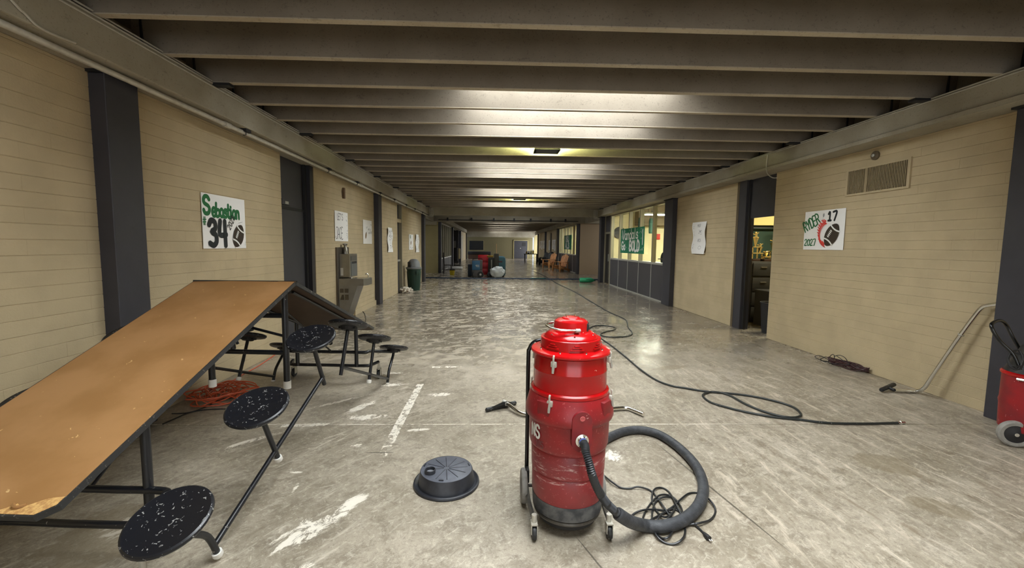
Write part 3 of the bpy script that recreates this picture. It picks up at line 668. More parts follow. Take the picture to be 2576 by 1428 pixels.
# ------------------------------------------------------------------ stroke lettering
GL = {
 'A': [[(0, 0), (.3, 1), (.6, 0)], [(.12, .38), (.48, .38)]], 'B': [[(0, 0), (0, 1), (.35, 1), (.5, .85), (.5, .65), (.35, .52), (0, .52)], [(.35, .52), (.55, .38), (.55, .15), (.38, 0), (0, 0)]],
 'C': [[(.55, .85), (.38, 1), (.15, .95), (0, .7), (0, .3), (.15, .05), (.38, 0), (.55, .15)]], 'D': [[(0, 0), (0, 1), (.3, 1), (.52, .75), (.52, .25), (.3, 0), (0, 0)]],
 'E': [[(.5, 1), (0, 1), (0, 0), (.5, 0)], [(0, .52), (.4, .52)]], 'G': [[(.55, .85), (.38, 1), (.15, .95), (0, .7), (0, .3), (.15, .05), (.38, 0), (.55, .15), (.55, .42), (.32, .42)]],
 'I': [[(.1, 0), (.1, 1)]], 'J': [[(.5, 1), (.5, .25), (.38, .02), (.15, 0), (0, .2)], [(.25, 1), (.62, 1)]], 'L': [[(0, 1), (0, 0), (.48, 0)]], 'M': [[(0, 0), (0, 1), (.3, .4), (.6, 1), (.6, 0)]], 'N': [[(0, 0), (0, 1), (.5, 0), (.5, 1)]],
 'O': [[(.28, 1), (.08, .85), (0, .5), (.08, .15), (.28, 0), (.48, .15), (.56, .5), (.48, .85), (.28, 1)]], 'R': [[(0, 0), (0, 1), (.35, 1), (.5, .85), (.5, .65), (.35, .52), (0, .52)], [(.25, .52), (.55, 0)]],
 'S': [[(.5, .85), (.38, 1), (.15, 1), (.02, .82), (.08, .6), (.42, .45), (.52, .25), (.4, .02), (.12, 0), (0, .18)]], 'T': [[(.28, 0), (.28, 1)], [(0, 1), (.56, 1)]], 'U': [[(0, 1), (0, .25), (.12, .02), (.4, .02), (.52, .25), (.52, 1)]], 'V': [[(0, 1), (.28, 0), (.56, 1)]], 'Y': [[(0, 1), (.28, .5), (.56, 1)], [(.28, .5), (.28, 0)]],
 'a': [[(.42, .5), (.25, .62), (.06, .5), (0, .28), (.1, .05), (.28, .02), (.42, .2), (.44, .6), (.44, .12), (.5, 0)]], 'b': [[(.02, 1), (0, .1), (.2, 0), (.42, .12), (.44, .4), (.25, .55), (.02, .4)]],
 'd': [[(.44, 1), (.44, 0)], [(.44, .45), (.25, .6), (.05, .45), (0, .25), (.1, .03), (.3, .02), (.44, .2)]], 'e': [[(.04, .32), (.42, .36), (.4, .55), (.2, .64), (.03, .48), (0, .22), (.12, .03), (.3, 0), (.45, .12)]],
 'i': [[(.1, .6), (.1, 0)], [(.1, .84), (.1, .86)]], 'l': [[(.1, 1), (.1, 0)]], 'n': [[(0, .6), (0, 0)], [(0, .4), (.18, .6), (.36, .5), (.4, 0)]], 'o': [[(.22, .6), (.03, .45), (0, .25), (.1, .04), (.25, 0), (.42, .15), (.42, .42), (.22, .6)]],
 's': [[(.36, .5), (.22, .62), (.05, .52), (.08, .36), (.32, .27), (.36, .1), (.2, 0), (0, .08)]], 't': [[(.16, 1), (.14, .15), (.22, 0), (.34, .04)], [(0, .62), (.34, .64)]],
 '0': [[(.25, 1), (.05, .8), (0, .4), (.12, .05), (.28, 0), (.48, .25), (.5, .65), (.4, .92), (.25, 1)]], '1': [[(.05, .78), (.25, 1), (.25, 0)], [(.05, 0), (.45, 0)]], '2': [[(.02, .78), (.15, 1), (.4, .98), (.46, .75), (.3, .45), (0, 0), (.5, .02)]],
 '3': [[(.03, .82), (.2, 1), (.45, .92), (.46, .68), (.2, .54), (.48, .42), (.52, .15), (.3, 0), (.05, .08)]], '4': [[(.08, 1), (.02, .45), (.5, .45)], [(.42, 1), (.44, 0)]], '5': [[(.48, 1), (.08, 1), (.05, .58), (.35, .6), (.5, .38), (.42, .08), (.2, 0), (0, .1)]], '7': [[(0, .98), (.5, 1), (.22, 0)]], '8': [[(.25, .53), (.05, .75), (.2, 1), (.42, .88), (.3, .55), (.05, .3), (.08, .06), (.3, 0), (.5, .2), (.25, .53)]],
 '#': [[(.15, 0), (.2, 1)], [(.38, 0), (.43, 1)], [(0, .34), (.55, .38)], [(.02, .66), (.58, .7)]], '!': [[(.1, 1), (.08, .3)], [(.08, .08), (.08, .04)]], "'": [[(.1, 1), (.06, .8)]], ' ': []}
def text_strokes(s, x, y, h, sp=.2, wsc=1.0, ang=0.0, curve=False):
    out = []; cx = 0; ca, sa = math.cos(ang), math.sin(ang)
    for ch in s:
        g = GL.get(ch, []); wd = max([p[0] for st in g for p in st] + [.28])
        for st in g:
            pl = [((cx+px*wsc)*h, py*h) for px, py in st]
            out.append([(x+a*ca-b*sa, y+a*sa+b*ca) for a, b in pl])
        cx += (wd+sp)*wsc
    return out
_RB = [0]
def ribbon(b, pl, wd, surf, lift):
    """flat stroke with round ends following surf(u,v)->(point, normal)"""
    pts = [V((p[0], p[1], 0)) for p in pl]
    if len(pts) > 2: pts = spline(pts, 4)
    dense = [pts[0]]
    for a, c in zip(pts[:-1], pts[1:]):
        n = max(1, int((c-a).length/.03)); dense += [a+(c-a)*(i/n) for i in range(1, n+1)]
    _RB[0] = (_RB[0]+1) % 24; base_l = lift+_RB[0]*2.5e-5
    def P(u, v, e=0.0):
        p, nn = surf(u, v); return p+nn*(base_l+e)
    L = []; R_ = []
    for i, p in enumerate(dense):
        a, c = dense[max(i-1, 0)], dense[min(i+1, len(dense)-1)]; d_ = (c-a)
        d_ = d_.normalized() if d_.length > 1e-9 else V((1, 0, 0)); nv = V((-d_.y, d_.x, 0))*wd/2
        L.append(P(p.x+nv.x, p.y+nv.y, i*1e-6)); R_.append(P(p.x-nv.x, p.y-nv.y, i*1e-6))
    n = len(dense); b.add(L+R_, [[i, i+1, n+i+1, n+i] for i in range(n-1)])
    for k_, e in enumerate((dense[0], dense[-1])): b.add([P(e.x+wd/2*math.cos(a*PI/5), e.y+wd/2*math.sin(a*PI/5), 6.5e-4+k_*6e-5) for a in range(10)], [list(range(10))])
def fillpoly(b, pl, surf, lift):
    c = (sum(p[0] for p in pl)/len(pl), sum(p[1] for p in pl)/len(pl)); n = len(pl)
    def P(u, v):
        p, nn = surf(u, v); return p+nn*lift
    b.add([P(*c)]+[P(*p) for p in pl], [[0, i+1, (i+1) % n+1] for i in range(n)])
def football(sc, cx, cy_, L, W, ang):
    pl = []
    for i in range(24):
        a = 2*PI*i/24; u = math.cos(a); v = math.sin(a); v = math.copysign(abs(v)**1.25, v)
        x, y = u*L/2, v*W/2; pl.append((cx+x*math.cos(ang)-y*math.sin(ang), cy_+x*math.sin(ang)+y*math.cos(ang)))
    def loc(x, y): return (cx+x*math.cos(ang)-y*math.sin(ang), cy_+x*math.sin(ang)+y*math.cos(ang))
    white = [[loc(-L*.24, y*W/2) for y in (-.62, 0, .62)]] + [[loc(L*.24, y*W/2) for y in (-.62, 0, .62)]]
    white = [[loc(-L*.31+abs(y)*.03*L*0-(1-y*y)*L*.05*-1, y*W/2*.82) for y in (-1, -.5, 0, .5, 1)], [loc(L*.31-(1-y*y)*L*.05, y*W/2*.82) for y in (-1, -.5, 0, .5, 1)]]
    lace = [[loc(-L*.16, W*.16), loc(L*.16, W*.16)]] + [[loc(x*L, W*.08), loc(x*L, W*.24)] for x in (-.13, -.065, 0, .065, .13)]
    return pl, white, lace
def poster(name, label, corners, side, art, wave=0.0, cat='poster', mat=PAPER, lift0=.012, thick=.003, group=None):
    """corners: (Yleft, Yright, zbottom, ztop) as read by a viewer; side 1 = left wall, -1 = right wall; art(w,h)->[(kind, data, width, material)]"""
    yl, yr, z0, z1 = corners[:4]; X = corners[4] if len(corners) > 4 else (XL if side > 0 else XR)
    w_, h = abs(yr-yl), z1-z0; sg = 1 if yr > yl else -1
    loc = V((X+side*lift0, (yl+yr)/2, (z0+z1)/2))
    def surf(u, v):
        off = wave*(math.sin(v/h*9+u*3)+1)*.5
        return V((side*off, sg*(u-w_/2), v-h/2)), V((side, 0, 0))
    t = thing(name, label, cat, loc, group=group)
    q = MB(); N, K = 4, (16 if wave else 2); idx = lambda i, j: i*(K+1)+j
    fr = [surf(w_*i/N, h*j/K)[0] for i in range(N+1) for j in range(K+1)]; bk = [p-V((side*thick, 0, 0)) for p in fr]; n = len(fr)
    fs = [[idx(i, j), idx(i+1, j), idx(i+1, j+1), idx(i, j+1)] for i in range(N) for j in range(K)]
    ed = [idx(0, j) for j in range(K+1)]+[idx(i, K) for i in range(1, N+1)]+[idx(N, j) for j in range(K-1, -1, -1)]+[idx(i, 0) for i in range(N-1, 0, -1)]
    q.add(fr+bk, fs+[[a+n for a in f[::-1]] for f in fs]+[[ed[i], ed[(i+1) % len(ed)], ed[(i+1) % len(ed)]+n, ed[i]+n] for i in range(len(ed))])
    q.build('sheet', mat, t, smooth=bool(wave), angle=60)
    # tape dots reach back to the wall
    tp = MB()
    for u, v in ((.02, h-.03), (w_-.04, h-.03), (.02, .02), (w_-.04, .02)):
        p = surf(u, v)[0]; tp.bb((-side*lift0, p.y-.01, p.z-.01), (p.x-side*.0015, p.y+.01, p.z+.01))
    tp.build('tape', WHITEI, t, smooth=False)
    by = {}
    for i, (kind, data, wd, mt, nm) in enumerate(art(w_, h)):
        b = by.setdefault((nm, mt.name), (MB(), mt, nm))[0]; lf = .0007+.0014*(len(by)-1)
        if kind == 's':
            for pl in data: ribbon(b, pl, wd, surf, lf)
        else: fillpoly(b, data, surf, lf)
    for b, mt, nm in by.values(): b.build(nm, mt, t, smooth=False)
    return t
def scribble(w_, h, n, sz, mt, seed, x0=.12, x1=.88, y0=.08, y1=.92):
    rnd = random.Random(seed); out = []
    for i in range(n):
        x = w_*(x0+(x1-x0)*rnd.random()); y = h*(y0+(y1-y0)*rnd.random()); L = []
        for k in range(5): L.append((x+sz*k*.35, y+rnd.uniform(-.5, .5)*sz))
        out.append(L)
    return ('s', [[(min(max(a, .02), w_-.02), min(max(b, .02), h-.02)) for a, b in l] for l in out], sz*.16, mt, 'pencil_marks')
def art34(w_, h):
    fb, wh, lc = football(1, w_*.80, h*.25, h*.50, h*.34, 1.05)
    return [('s', text_strokes('S', w_*.04, h*.64, h*.30, wsc=1.0), .046, GREENI, 'green_name'),
            ('s', text_strokes('ebastian', w_*.215, h*.60, h*.245, .10, .84), .036, GREENI, 'green_name'),
            ('s', text_strokes('#', w_*.01, h*.43, h*.14), .012, GREENI, 'green_hash'), ('s', text_strokes('34', w_*.12, h*.06, h*.46, .24, .86), .062, BLACKI, 'black_number'),
            ('s', text_strokes('2028', w_*.60, h*.36, h*.115, .25, .9, .95), .009, BLACKI, 'black_year'), ('f', fb, 0, BROWNI, 'football_drawing'), ('s', wh, .018, WHITEI, 'white_stripes'), ('s', lc, .008, WHITEI, 'white_laces'),
            ('s', [[(w_*.80, h*.51), (w_*.90, h*.535)], [(w_*.66, h*.12), (w_*.66, h*.22)], [(w_*.95, h*.06), (w_*.97, h*.14)]], .004, GREYI, 'motion_lines')]
def art17(w_, h):
    fb, wh, lc = football(1, w_*.72, h*.37, h*.62, h*.40, 1.0); rnd = random.Random(3); fl_ = []
    for i in range(30):
        a = 1.75+i*.095; x = w_*.62+math.cos(a)*h*.24; y = h*.36+math.sin(a)*h*.30
        fl_.append([(x, y), (x-h*.05, y+h*.03), (x-h*.03, y+h*.07), (x-h*.09, y+h*.11+rnd.uniform(-.02, .03))])
    return [('s', text_strokes('17', w_*.60, h*.73, h*.21, .30), .03, BLACKI, 'black_number'), ('s', text_strokes('#', w_*.47, h*.83, h*.09), .006, GREYI, 'grey_hash'),
            ('s', text_strokes('RYDER', w_*.04, h*.46, h*.26, .13, .66, .45), .019, GREENI, 'green_name'), ('s', text_strokes('2027', w_*.04, h*.11, h*.16, .16, .95, .0), .014, GREENI, 'green_year'),
            ('s', fl_, .010, REDI, 'red_flames'), ('f', fb, 0, BROWNI, 'football_drawing'), ('s', wh, .02, WHITEI, 'white_stripes'), ('s', lc, .009, WHITEI, 'white_laces')]
poster('wall_poster', 'white poster with green name, big black 34 and a football, on left wall', (4.50, 5.26, 1.483, 2.062), 1, art34)
poster('wall_poster', 'white poster with black 17, green name and flaming football on right wall', (6.35, 5.61, 1.54, 2.105), -1, art17)
poster('wall_poster', "white poster starting with LET'S in thin capitals above the drinking fountain", (8.18, 8.90, 1.60, 2.18), 1, lambda w_, h: [('s', text_strokes("LET'S", w_*.18, h*.72, h*.2, .18, .85), .012, BLACKI, 'black_lettering'), ('s', text_strokes('JACE', w_*.06, h*.08, h*.38, .14, .62), .014, BLACKI, 'black_lettering'), scribble(w_, h, 12, .03, GREYI, 5, .82, .93)])
poster('wall_poster', 'white poster with a small brown football right of the fountain', (9.92, 10.62, 1.555, 2.115), 1, lambda w_, h: [('f', football(1, w_*.3, h*.35, h*.3, h*.16, 1.2)[0], 0, M('football_brown', (110, 84, 40), .8), 'football_drawing'), scribble(w_, h, 10, .06, GREYI, 9, .3, .9, .45, .9), scribble(w_, h, 5, .03, BLACKI, 10, .6, .8, .42, .5)])
poster('wall_poster', 'tall wavy white poster with faint pencil writing between second column and narrow door', (12.15, 12.7, 1.32, 2.03), 1, lambda w_, h: [scribble(w_, h, 26, .06, GREYI, 12)], wave=.03)
poster('wall_poster', 'small poster with green heading and brown football above the trash can', (15.22, 16.03, 1.36, 1.915), 1, lambda w_, h: [('s', text_strokes('OO', w_*.25, h*.75, h*.18), .03, GREENI, 'green_heading'), ('f', football(1, w_*.45, h*.45, h*.3, h*.2, .9)[0], 0, M('football_brown', (110, 84, 40), .8), 'football_drawing'), scribble(w_, h, 6, .05, BLACKI, 14, .2, .8, .08, .2)])
poster('wall_poster', 'wavy grey-scribbled poster nearest the third left column', (16.48, 17.15, 1.25, 1.945), 1, lambda w_, h: [scribble(w_, h, 24, .06, GREYI, 16)], wave=.03)
poster('wall_poster', 'tall curled white poster with faint writing left of the open doorway', (9.95, 9.34, 1.408, 2.138), -1, lambda w_, h: [('s', text_strokes('MADI', w_*.42, h*.84, h*.09, .2, .8), .007, GREYI, 'grey_name'), scribble(w_, h, 9, .03, GREYI, 18, .08, .12), scribble(w_, h, 8, .04, GREYI, 19, .45, .75, .62, .74), ('s', text_strokes('#13', w_*.4, h*.38, h*.09), .007, GREYI, 'grey_number'), ('s', [[(w_*(.62+.1*math.cos(a)), h*(.2+.05*math.sin(a))) for a in [q*.7 for q in range(10)]]], .005, GREYI, 'pencil_ball')], wave=.035)
BAN = M('green_banner', (18, 116, 82), .7, var=.15, vscale=12)
def artban(w_, h):
    rnd = random.Random(4); dots = [[(w_*rnd.random()*.96+.02, h*rnd.random()*.9+.04)]*2 for _ in range(46)]
    return [('s', text_strokes('Vandals', w_*.08, h*.55, h*.38, .14, 1.3, .02), .055, WHITEI, 'white_lettering'), ('s', text_strokes('Go', w_*.06, h*.14, h*.32, .2, 1.2), .065, WHITEI, 'white_lettering'), ('s', text_strokes('BOLD', w_*.42, h*.12, h*.36, .22, 1.12), .085, WHITEI, 'white_lettering'), ('s', text_strokes('!', w_*.91, h*.12, h*.78), .05, WHITEI, 'white_lettering'), ('s', [[d[0], (d[0][0]+.02, d[0][1]+.03)] for d in dots], .018, WHITEI, 'paint_dots')]
bY = [WX(x, 600, XR-.05).y for x in (1559, 1618)]
poster('banner', 'green hand-painted banner with Go BOLD in white, taped across the storefront panes', (bY[0], bY[1], 1.33, 2.20), -1, artban, cat='banner', mat=BAN)

# wall fixtures on the right
t = thing('wall_vent', 'tan framed louvre vent high on the right wall', 'vent', (XR, 5.2, 2.43))
fr_ = MB()
for a, b in (((-.02, -.44, .15), (0, .44, .175)), ((-.02, -.44, -.175), (0, .44, -.15)), ((-.02, -.44, -.15), (0, -.41, .15)), ((-.02, .41, -.15), (0, .44, .15))): fr_.bb(a, b)
fr_.build('frame', WALLP, t, smooth=False); MB().bb((-.004, -.41, -.15), (.02, .41, .15)).build('backing', DARK, t, smooth=False)
sl = M('vent_slat', (150, 134, 104), .6); me = None
for i in range(41):
    y = -.40+i*.02
    if me is None: o = MB().bb((-.014, -.004, -.15), (-.004, .004, .15)).build('slat', sl, t, smooth=False); me = o.data
    else: o = bpy.data.objects.new('slat', me); COL.objects.link(o); o.parent = t
    o.location = (0, y, 0)
MB().bb((-.018, .12, -.15), (-.003, .15, .15)).build('divider', sl, t, smooth=False)
t = thing('round_speaker', 'small round brown fitting above the wall vent', 'wall fitting', (XR, 5.235, 2.715))
MB().lathe([(.055, 0), (.055, .02), (.04, .035)], n=24, mat=Matrix.Rotation(-PI/2, 4, 'Y')).build('rim', M('brown_fitting', (92, 80, 62), .5), t); MB().lathe([(.018, .03), (.018, .045), (.008, .05)], n=16, mat=Matrix.Rotation(-PI/2, 4, 'Y')).build('button', ALUL, t)
t = thing('wall_box', 'small pale outlet box on the left wall beside the poster', 'outlet', (XL, 3.44+.2, 1.9)) if False else None

# ------------------------------------------------------------------ drinking fountain
t = thing('drinking_fountain', 'steel drinking fountain with bottle filler on the left wall', 'fountain', (XL, 8.2, 0))
P_ = lambda n, a, b, mt, bev=.004, par=None: MB().bb(a, b, bev).build(n, mt, par or t, smooth=False)
P_('back_plate', (.0, .0, .1), (.03, .68, 1.48), M('dark_steel', (96, 88, 78), .4, .7)); fb_ = P_('filler_housing', (.03, .12, .9), (.235, .56, 1.35), STEEL)
P_('filler_niche', (.2, .18, .92), (.245, .50, 1.2), M('niche_grey', (120, 122, 120), .3, .4)); P_('sensor_panel', (.232, .16, 1.22), (.242, .52, 1.31), M('sensor_dark', (80, 78, 74), .3)); P_('niche_hood', (.2, .2, 1.16), (.25, .48, 1.2), DARK)
q = MB(); q.prism([(.03, .05), (.50, .08), (.56, .2), (.56, .45), (.50, .57), (.03, .6)], 2, .74, .87); q.build('basin', STEEL, t, angle=30)
q = MB(); q.prism([(.08, .1), (.45, .12), (.5, .22), (.5, .43), (.45, .53), (.08, .55)], 2, .868, .874); q.build('basin_bowl', M('bowl_steel', (178, 176, 170), .2, .9), t)
q = MB(); q.add([(.03, .08, .1), (.16, .1, .1), (.16, .5, .1), (.03, .55, .1), (.03, .05, .74), (.38, .1, .74), (.38, .52, .74), (.03, .6, .74)], [[0, 1, 5, 4], [1, 2, 6, 5], [2, 3, 7, 6], [3, 0, 4, 7], [0, 3, 2, 1], [4, 5, 6, 7]]); q.build('lower_body', STEEL, t, smooth=False)
for i in range(2):
    P_('vent_grille', (.05+.09*i, .066, .46), (.12+.09*i, .074, .56), M('grille_dark', (84, 74, 60), .6)); P_('vent_grille', (.05+.09*i, .056, .60), (.12+.09*i, .066, .68), MATS['grille_dark'])
MB().tube(spline([(.5, .40, .87), (.5, .40, .93), (.475, .38, .955), (.45, .37, .94)]), .011, 8).build('spout', CHROME, t); MB().lathe([(.035, 0), (.035, .012)], (.2, .3, .874), 16).build('drain', CHROME, t)
MB().lathe([(.045, 0), (.045, .1), (.03, .13), (.03, .17), (.05, .18), (.05, .2), (.01, .21)], (.08, .32, 1.35), 16).build('water_fitting', STEEL, t)
P_('side_label', (.05, .113, .93), (.10, .121, 1.08), WHITEP)
pts = [G(x, y, .006) for x, y in ((872, 772), (885, 777), (900, 778), (914, 784), (920, 800), (918, 812))]
pts = [V((-3.02, 8.92, .35)), V((-2.98, 8.90, .12)), V((-2.92, 8.84, .03))] + pts[1:]
o = MB().tube(spline(pts), .007, 6).build('power_cord', DARK); tag(o, 'thin black cord curling on the floor under the drinking fountain', 'cord')

# ------------------------------------------------------------------ folding cafeteria table
O = V((-1.909, 3.30, 1.259)); PSI = -.06; TH = .382; LH = 1.912; HW = .395; SL = .651
sP, cP = math.sin(PSI), math.cos(PSI); AH = V((sP, -cP, 0)); WD = V((cP, sP, 0)); ZV = V((0, 0, 1))
UN = AH*math.cos(TH)-ZV*math.sin(TH); NN = AH*math.sin(TH)+ZV*math.cos(TH)
UF = -AH*math.cos(TH)-ZV*math.sin(TH); NF = -AH*math.sin(TH)+ZV*math.cos(TH)
tbl = thing('folding_table', 'half-folded brown cafeteria table with black frame and round stools', 'table', (O.x, O.y, 0))
def TP(half, d_, s, q_):
    u, n = (UN, NN) if half == 'n' else (UF, NF); return O+u*d_+WD*s-n*q_
def tp(b, name, mat, par=None, **k):
    o = b.build(name, mat, par or tbl, **k)
    if par is None: o.matrix_parent_inverse = Matrix.Translation(tbl.location).inverted()
    return o
TOPM = M('brown_board', (170, 127, 82), .45, rgb2=(154, 112, 67), vscale=3.5, flecks=((212, 176, 122), .71, 26)); BOARD = M('raw_chipboard', (214, 172, 108), .9, rgb2=(176, 130, 76), vscale=60)
UNDER = M('dark_underside', (74, 54, 38), .7, var=.2, vscale=5); EDGE = M('worn_black_edge', (40, 40, 40), .55, flecks=((112, 108, 100), .64, 50))
for half in 'nf':
    outline = [(0.012, -HW), (LH-.05, -HW), (LH, -HW+.05), (LH, HW-.05), (LH-.05, HW), (0.012, HW)]
    if half == 'n': top = [(0.012, -HW+.008), (LH-.05, -HW+.008), (LH-.008, -HW+.05), (LH-.008, .14), (LH-.025, .20), (LH-.05, .235), (LH-.035, .265), (LH-.075, .33), (LH-.085, HW-.008), (0.012, HW-.008)]
    else: top = [(0.012, -HW+.008), (LH-.05, -HW+.008), (LH-.008, -HW+.05), (LH-.008, HW-.05), (LH-.05, HW-.008), (0.012, HW-.008)]
    n = len(outline)
    def slabp(pl, q0, q1):
        b = MB(); m_ = len(pl); b.add([TP(half, d_, s, q0) for d_, s in pl]+[TP(half, d_, s, q1) for d_, s in pl], [list(range(m_)), list(range(m_, 2*m_))[::-1]]+[[i, (i+1) % m_, m_+(i+1) % m_, m_+i] for i in range(m_)]); return b
    o = tp(slabp(outline, .001, .028), 'tabletop', EDGE, smooth=False); o['label'] = 'near half of the brown top' if half == 'n' else 'far half seen from below'
    tp(slabp(top, -.0012, .0012), 'laminate', TOPM, smooth=False)
    inner = [(d_*.985+.01, s*.97) for d_, s in outline]; tp(slabp(inner, .0275, .030), 'underside', UNDER, smooth=False)
    if half == 'n':
        br = [(LH-.008, .14), (LH-.008, HW-.055), (LH-.05, HW-.010), (LH-.085, HW-.010), (LH-.075, .33), (LH-.035, .265), (LH-.05, .235), (LH-.025, .20)]
        o = tp(slabp(br, -.0006, .001), 'broken_corner', BOARD, smooth=False); o['label'] = 'raw chipboard where the laminate has torn off'
        tp(MB().tube(spline([TP('n', LH-.045, .225, -.002), TP('n', LH-.03, .25, -.006), TP('n', LH-.045, .275, -.003)]), .006, 6), 'torn_flap', TOPM)
seat_d = {'n': (.414, 1.092, 1.759), 'f': (.476, 1.172, 1.880)}
def seat_obj(half, d_, side, qs):
    n_ = NN if half == 'n' else NF; c = TP(half, d_, side*SL, qs)
    R4 = Matrix.Translation(c) @ axis_mat(n_)
    b = MB(); b.lathe([(.02, -.028), (.13, -.026), (.155, -.018), (.165, -.004), (.163, .006), (.155, .011), (.148, .009), (.02, .006)], n=40)
    o = b.build('seat', SEATM, tbl); o.matrix_basis = Matrix.Translation(-V(tbl.location)) @ R4
    b = MB(); b.lathe([(.05, -.055), (.07, -.028)], n=16); b.bb((-.07, -.03, -.045), (.07, .03, -.026)); m_ = b.build('seat_bracket', DARK, o, smooth=False)
    return o
for half in 'nf':
    qs = .232
    for side in (1, -1):
        for i, d_ in enumerate(seat_d[half]):
            seat_obj(half, d_, side, qs)
            df = d_-.02 if i < 2 else d_-.10
            if i < 2: pts = [TP(half, d_, side*SL, qs+.03), TP(half, df, side*SL, .665)]
            else: pts = spline([TP(half, d_, side*SL, qs+.03), TP(half, d_-.01, side*SL, qs+.1), TP(half, d_-.06, side*SL, .42), TP(half, d_-.11, side*SL, .52), TP(half, d_-.115, side*SL, .655)], 4)
            tp(MB().tube(pts, .0155, 12), 'seat_post', BLACKM)
            if i > 0:
                a = pts[-1]; dr = (pts[-1]-pts[-2]).normalized(); tp(MB().tube([a-dr*.012, a+dr*.012, a+dr*.022], [.023, .024, .018], 14), 'foot_cap', WHITEP)
        a0, a1 = TP(half, seat_d[half][0]-.03, side*SL, .60), TP(half, seat_d[half][2]-.12, side*SL, .60)
        tp(MB().tube([a0, (a0+a1)/2, a1], .014, 12), 'floor_rail', BLACKM)
    # end frame: upright posts, upper bar bent out to the end seats, lower bar with casters
    hd = 1.40 if half == 'n' else 1.45
    for s in (-.33, .33):
        top = TP(half, hd, s, .035); bot = V((top.x, top.y, .2)); tp(MB().tube([top, bot], .021, 12), 'frame_post', BLACKM)
    py = TP(half, hd, 0, 0); sgn = AH if half == 'n' else -AH; cen = V((py.x, py.y, 0))
    zu = .36
    up = [TP(half, seat_d[half][2], -SL, qs+.05), cen+WD*-.47+sgn*.06+ZV*zu, cen+WD*-.42+ZV*zu, cen+WD*-.2+ZV*zu, cen+ZV*zu, cen+WD*.2+ZV*zu, cen+WD*.42+ZV*zu, cen+WD*.47+sgn*.06+ZV*zu, TP(half, seat_d[half][2], SL, qs+.05)]
    tp(MB().tube(spline(up, 5), .0175, 12), 'upper_bar', BLACKM)
    lo = [cen+WD*-.5+sgn*.20+ZV*.2, cen+WD*-.46+sgn*.08+ZV*.2, cen+WD*-.40+sgn*.03+ZV*.2, cen+sgn*.03+ZV*.2, cen+WD*.40+sgn*.03+ZV*.2, cen+WD*.46+sgn*.08+ZV*.2, cen+WD*.5+sgn*.20+ZV*.2]
    tp(MB().tube(spline(lo, 5), .0175, 12), 'lower_bar', BLACKM)
    for s in (-.5, .5):
        c = cen+WD*s+sgn*.22; fk = tp(MB().tube([c+ZV*.20, c+ZV*.12], .014, 10).bb(c+V((-.022, -.03, .04)), c+V((-.018, .03, .12))).bb(c+V((.018, -.03, .04)), c+V((.022, .03, .12))).bb(c+V((-.022, -.03, .115)), c+V((.022, .03, .122))), 'caster_fork', GALV, smooth=False)
        tp(MB().lathe([(.02, -.014), (.047, -.013), (.05, -.006), (.05, .006), (.047, .013), (.02, .014)], c+ZV*.05, 24, axis_mat(WD)), 'caster_wheel', BLACKP)
    # long brace under the top and side rails
    for s in (-.30, .30):
        tp(MB().tube([TP(half, .15, s, .045), TP(half, hd, s, .045)], .013, 8), 'side_rail', BLACKM)
    tp(MB().tube([cen+WD*.05+ZV*(zu+.0), TP(half, .55, .05, .12)], .009, 8), 'stay_rod', BLACKM)
    tp(MB().tube([TP(half, hd-.15, .05, .14), TP(half, hd+.08, .05, .25)], .022, 8), 'spring_cover', DARK)
# centre legs, crossbars, locking links
for s in (-.30, .30):
    a = O+WD*s; tp(MB().tube([a-ZV*.06, V((a.x, a.y, .47))], .0235, 14), 'centre_leg', BLACKM)
    tp(MB().tube([V((a.x, a.y, .475)), V((a.x, a.y, .415))], [.028, .028], 14), 'foot_cap', WHITEP)
    br_ = MB(); br_.bb(a+V((-.012, -.09, -.105)), a+V((.012, .09, -.045)));
    tp(br_, 'hinge_bracket', DARK, smooth=False)
    for yy in (-.06, .0, .06): tp(MB().tube([a+V((.01, yy, -.075)), a+V((.03, yy, -.075))], .006, 8), 'bolt', CHROME)
for z in (.99, .70): tp(MB().tube([O+WD*-.3-ZV*(O.z-z), O+WD*.3-ZV*(O.z-z)], .019, 12), 'crossbar', BLACKM)
tp(MB().tube([O+WD*-.12+ZV*(.72-O.z), O+WD*-.14+ZV*(.93-O.z)], .02, 10), 'centre_stub', BLACKM)
tp(MB().bb(O+V((-.02, -.05, .86-O.z)), O+V((.02, .05, .93-O.z))), 'link_knuckle', DARK)
for a, b in ((O+V((0, 0, .90-O.z)), O+WD*.29+ZV*(.83-O.z)), (O+V((0, 0, .89-O.z)), O+WD*-.2+ZV*(.82-O.z)), (O+WD*-.16+ZV*(.93-O.z), O+WD*-.08+ZV*(.76-O.z))): tp(MB().tube([a, b], .011, 8), 'link_arm', BLACKM)
tp(MB().bb(O+WD*-HW+V((0, -.02, -.012)), O+WD*HW+V((0, .02, .001))), 'ridge_hinge', DARK, smooth=False)

# cords by the table
b = MB(); rnd = random.Random(11); c0 = V((-2.72, 4.22, 0)); pts = []
for i in range(150):
    a = i*.52; rr = .8+.42*math.sin(i*.37)+rnd.uniform(-.22, .22); pts.append(V((max(-3.0, c0.x+.22*rr*math.cos(a)+rnd.uniform(-.03, .03)), c0.y+.24*rr*math.sin(a)+rnd.uniform(-.03, .03), .008+.08*rnd.random())))
pts += [G(x, y, .006) for x, y in ((560, 975), (605, 945), (650, 920), (690, 893), (720, 870))]
o = b.tube(spline(pts, 4), .0058, 6).build('extension_cord', M('orange_cord', (206, 92, 56), .5)); tag(o, 'coiled orange extension cord on the floor under the folding table', 'cord')
o = MB().tube(spline([G(x, y, .006) for x, y in ((409, 1066), (445, 1050), (477, 1037), (517, 1030), (574, 1028), (640, 1030))], 5), .005, 6).tube(spline([G(x, y, .006) for x, y in ((432, 1040), (476, 1037), (520, 1022), (556, 1004), (601, 1000), (660, 1004))], 5), .005, 6).build('power_cord', DARK)
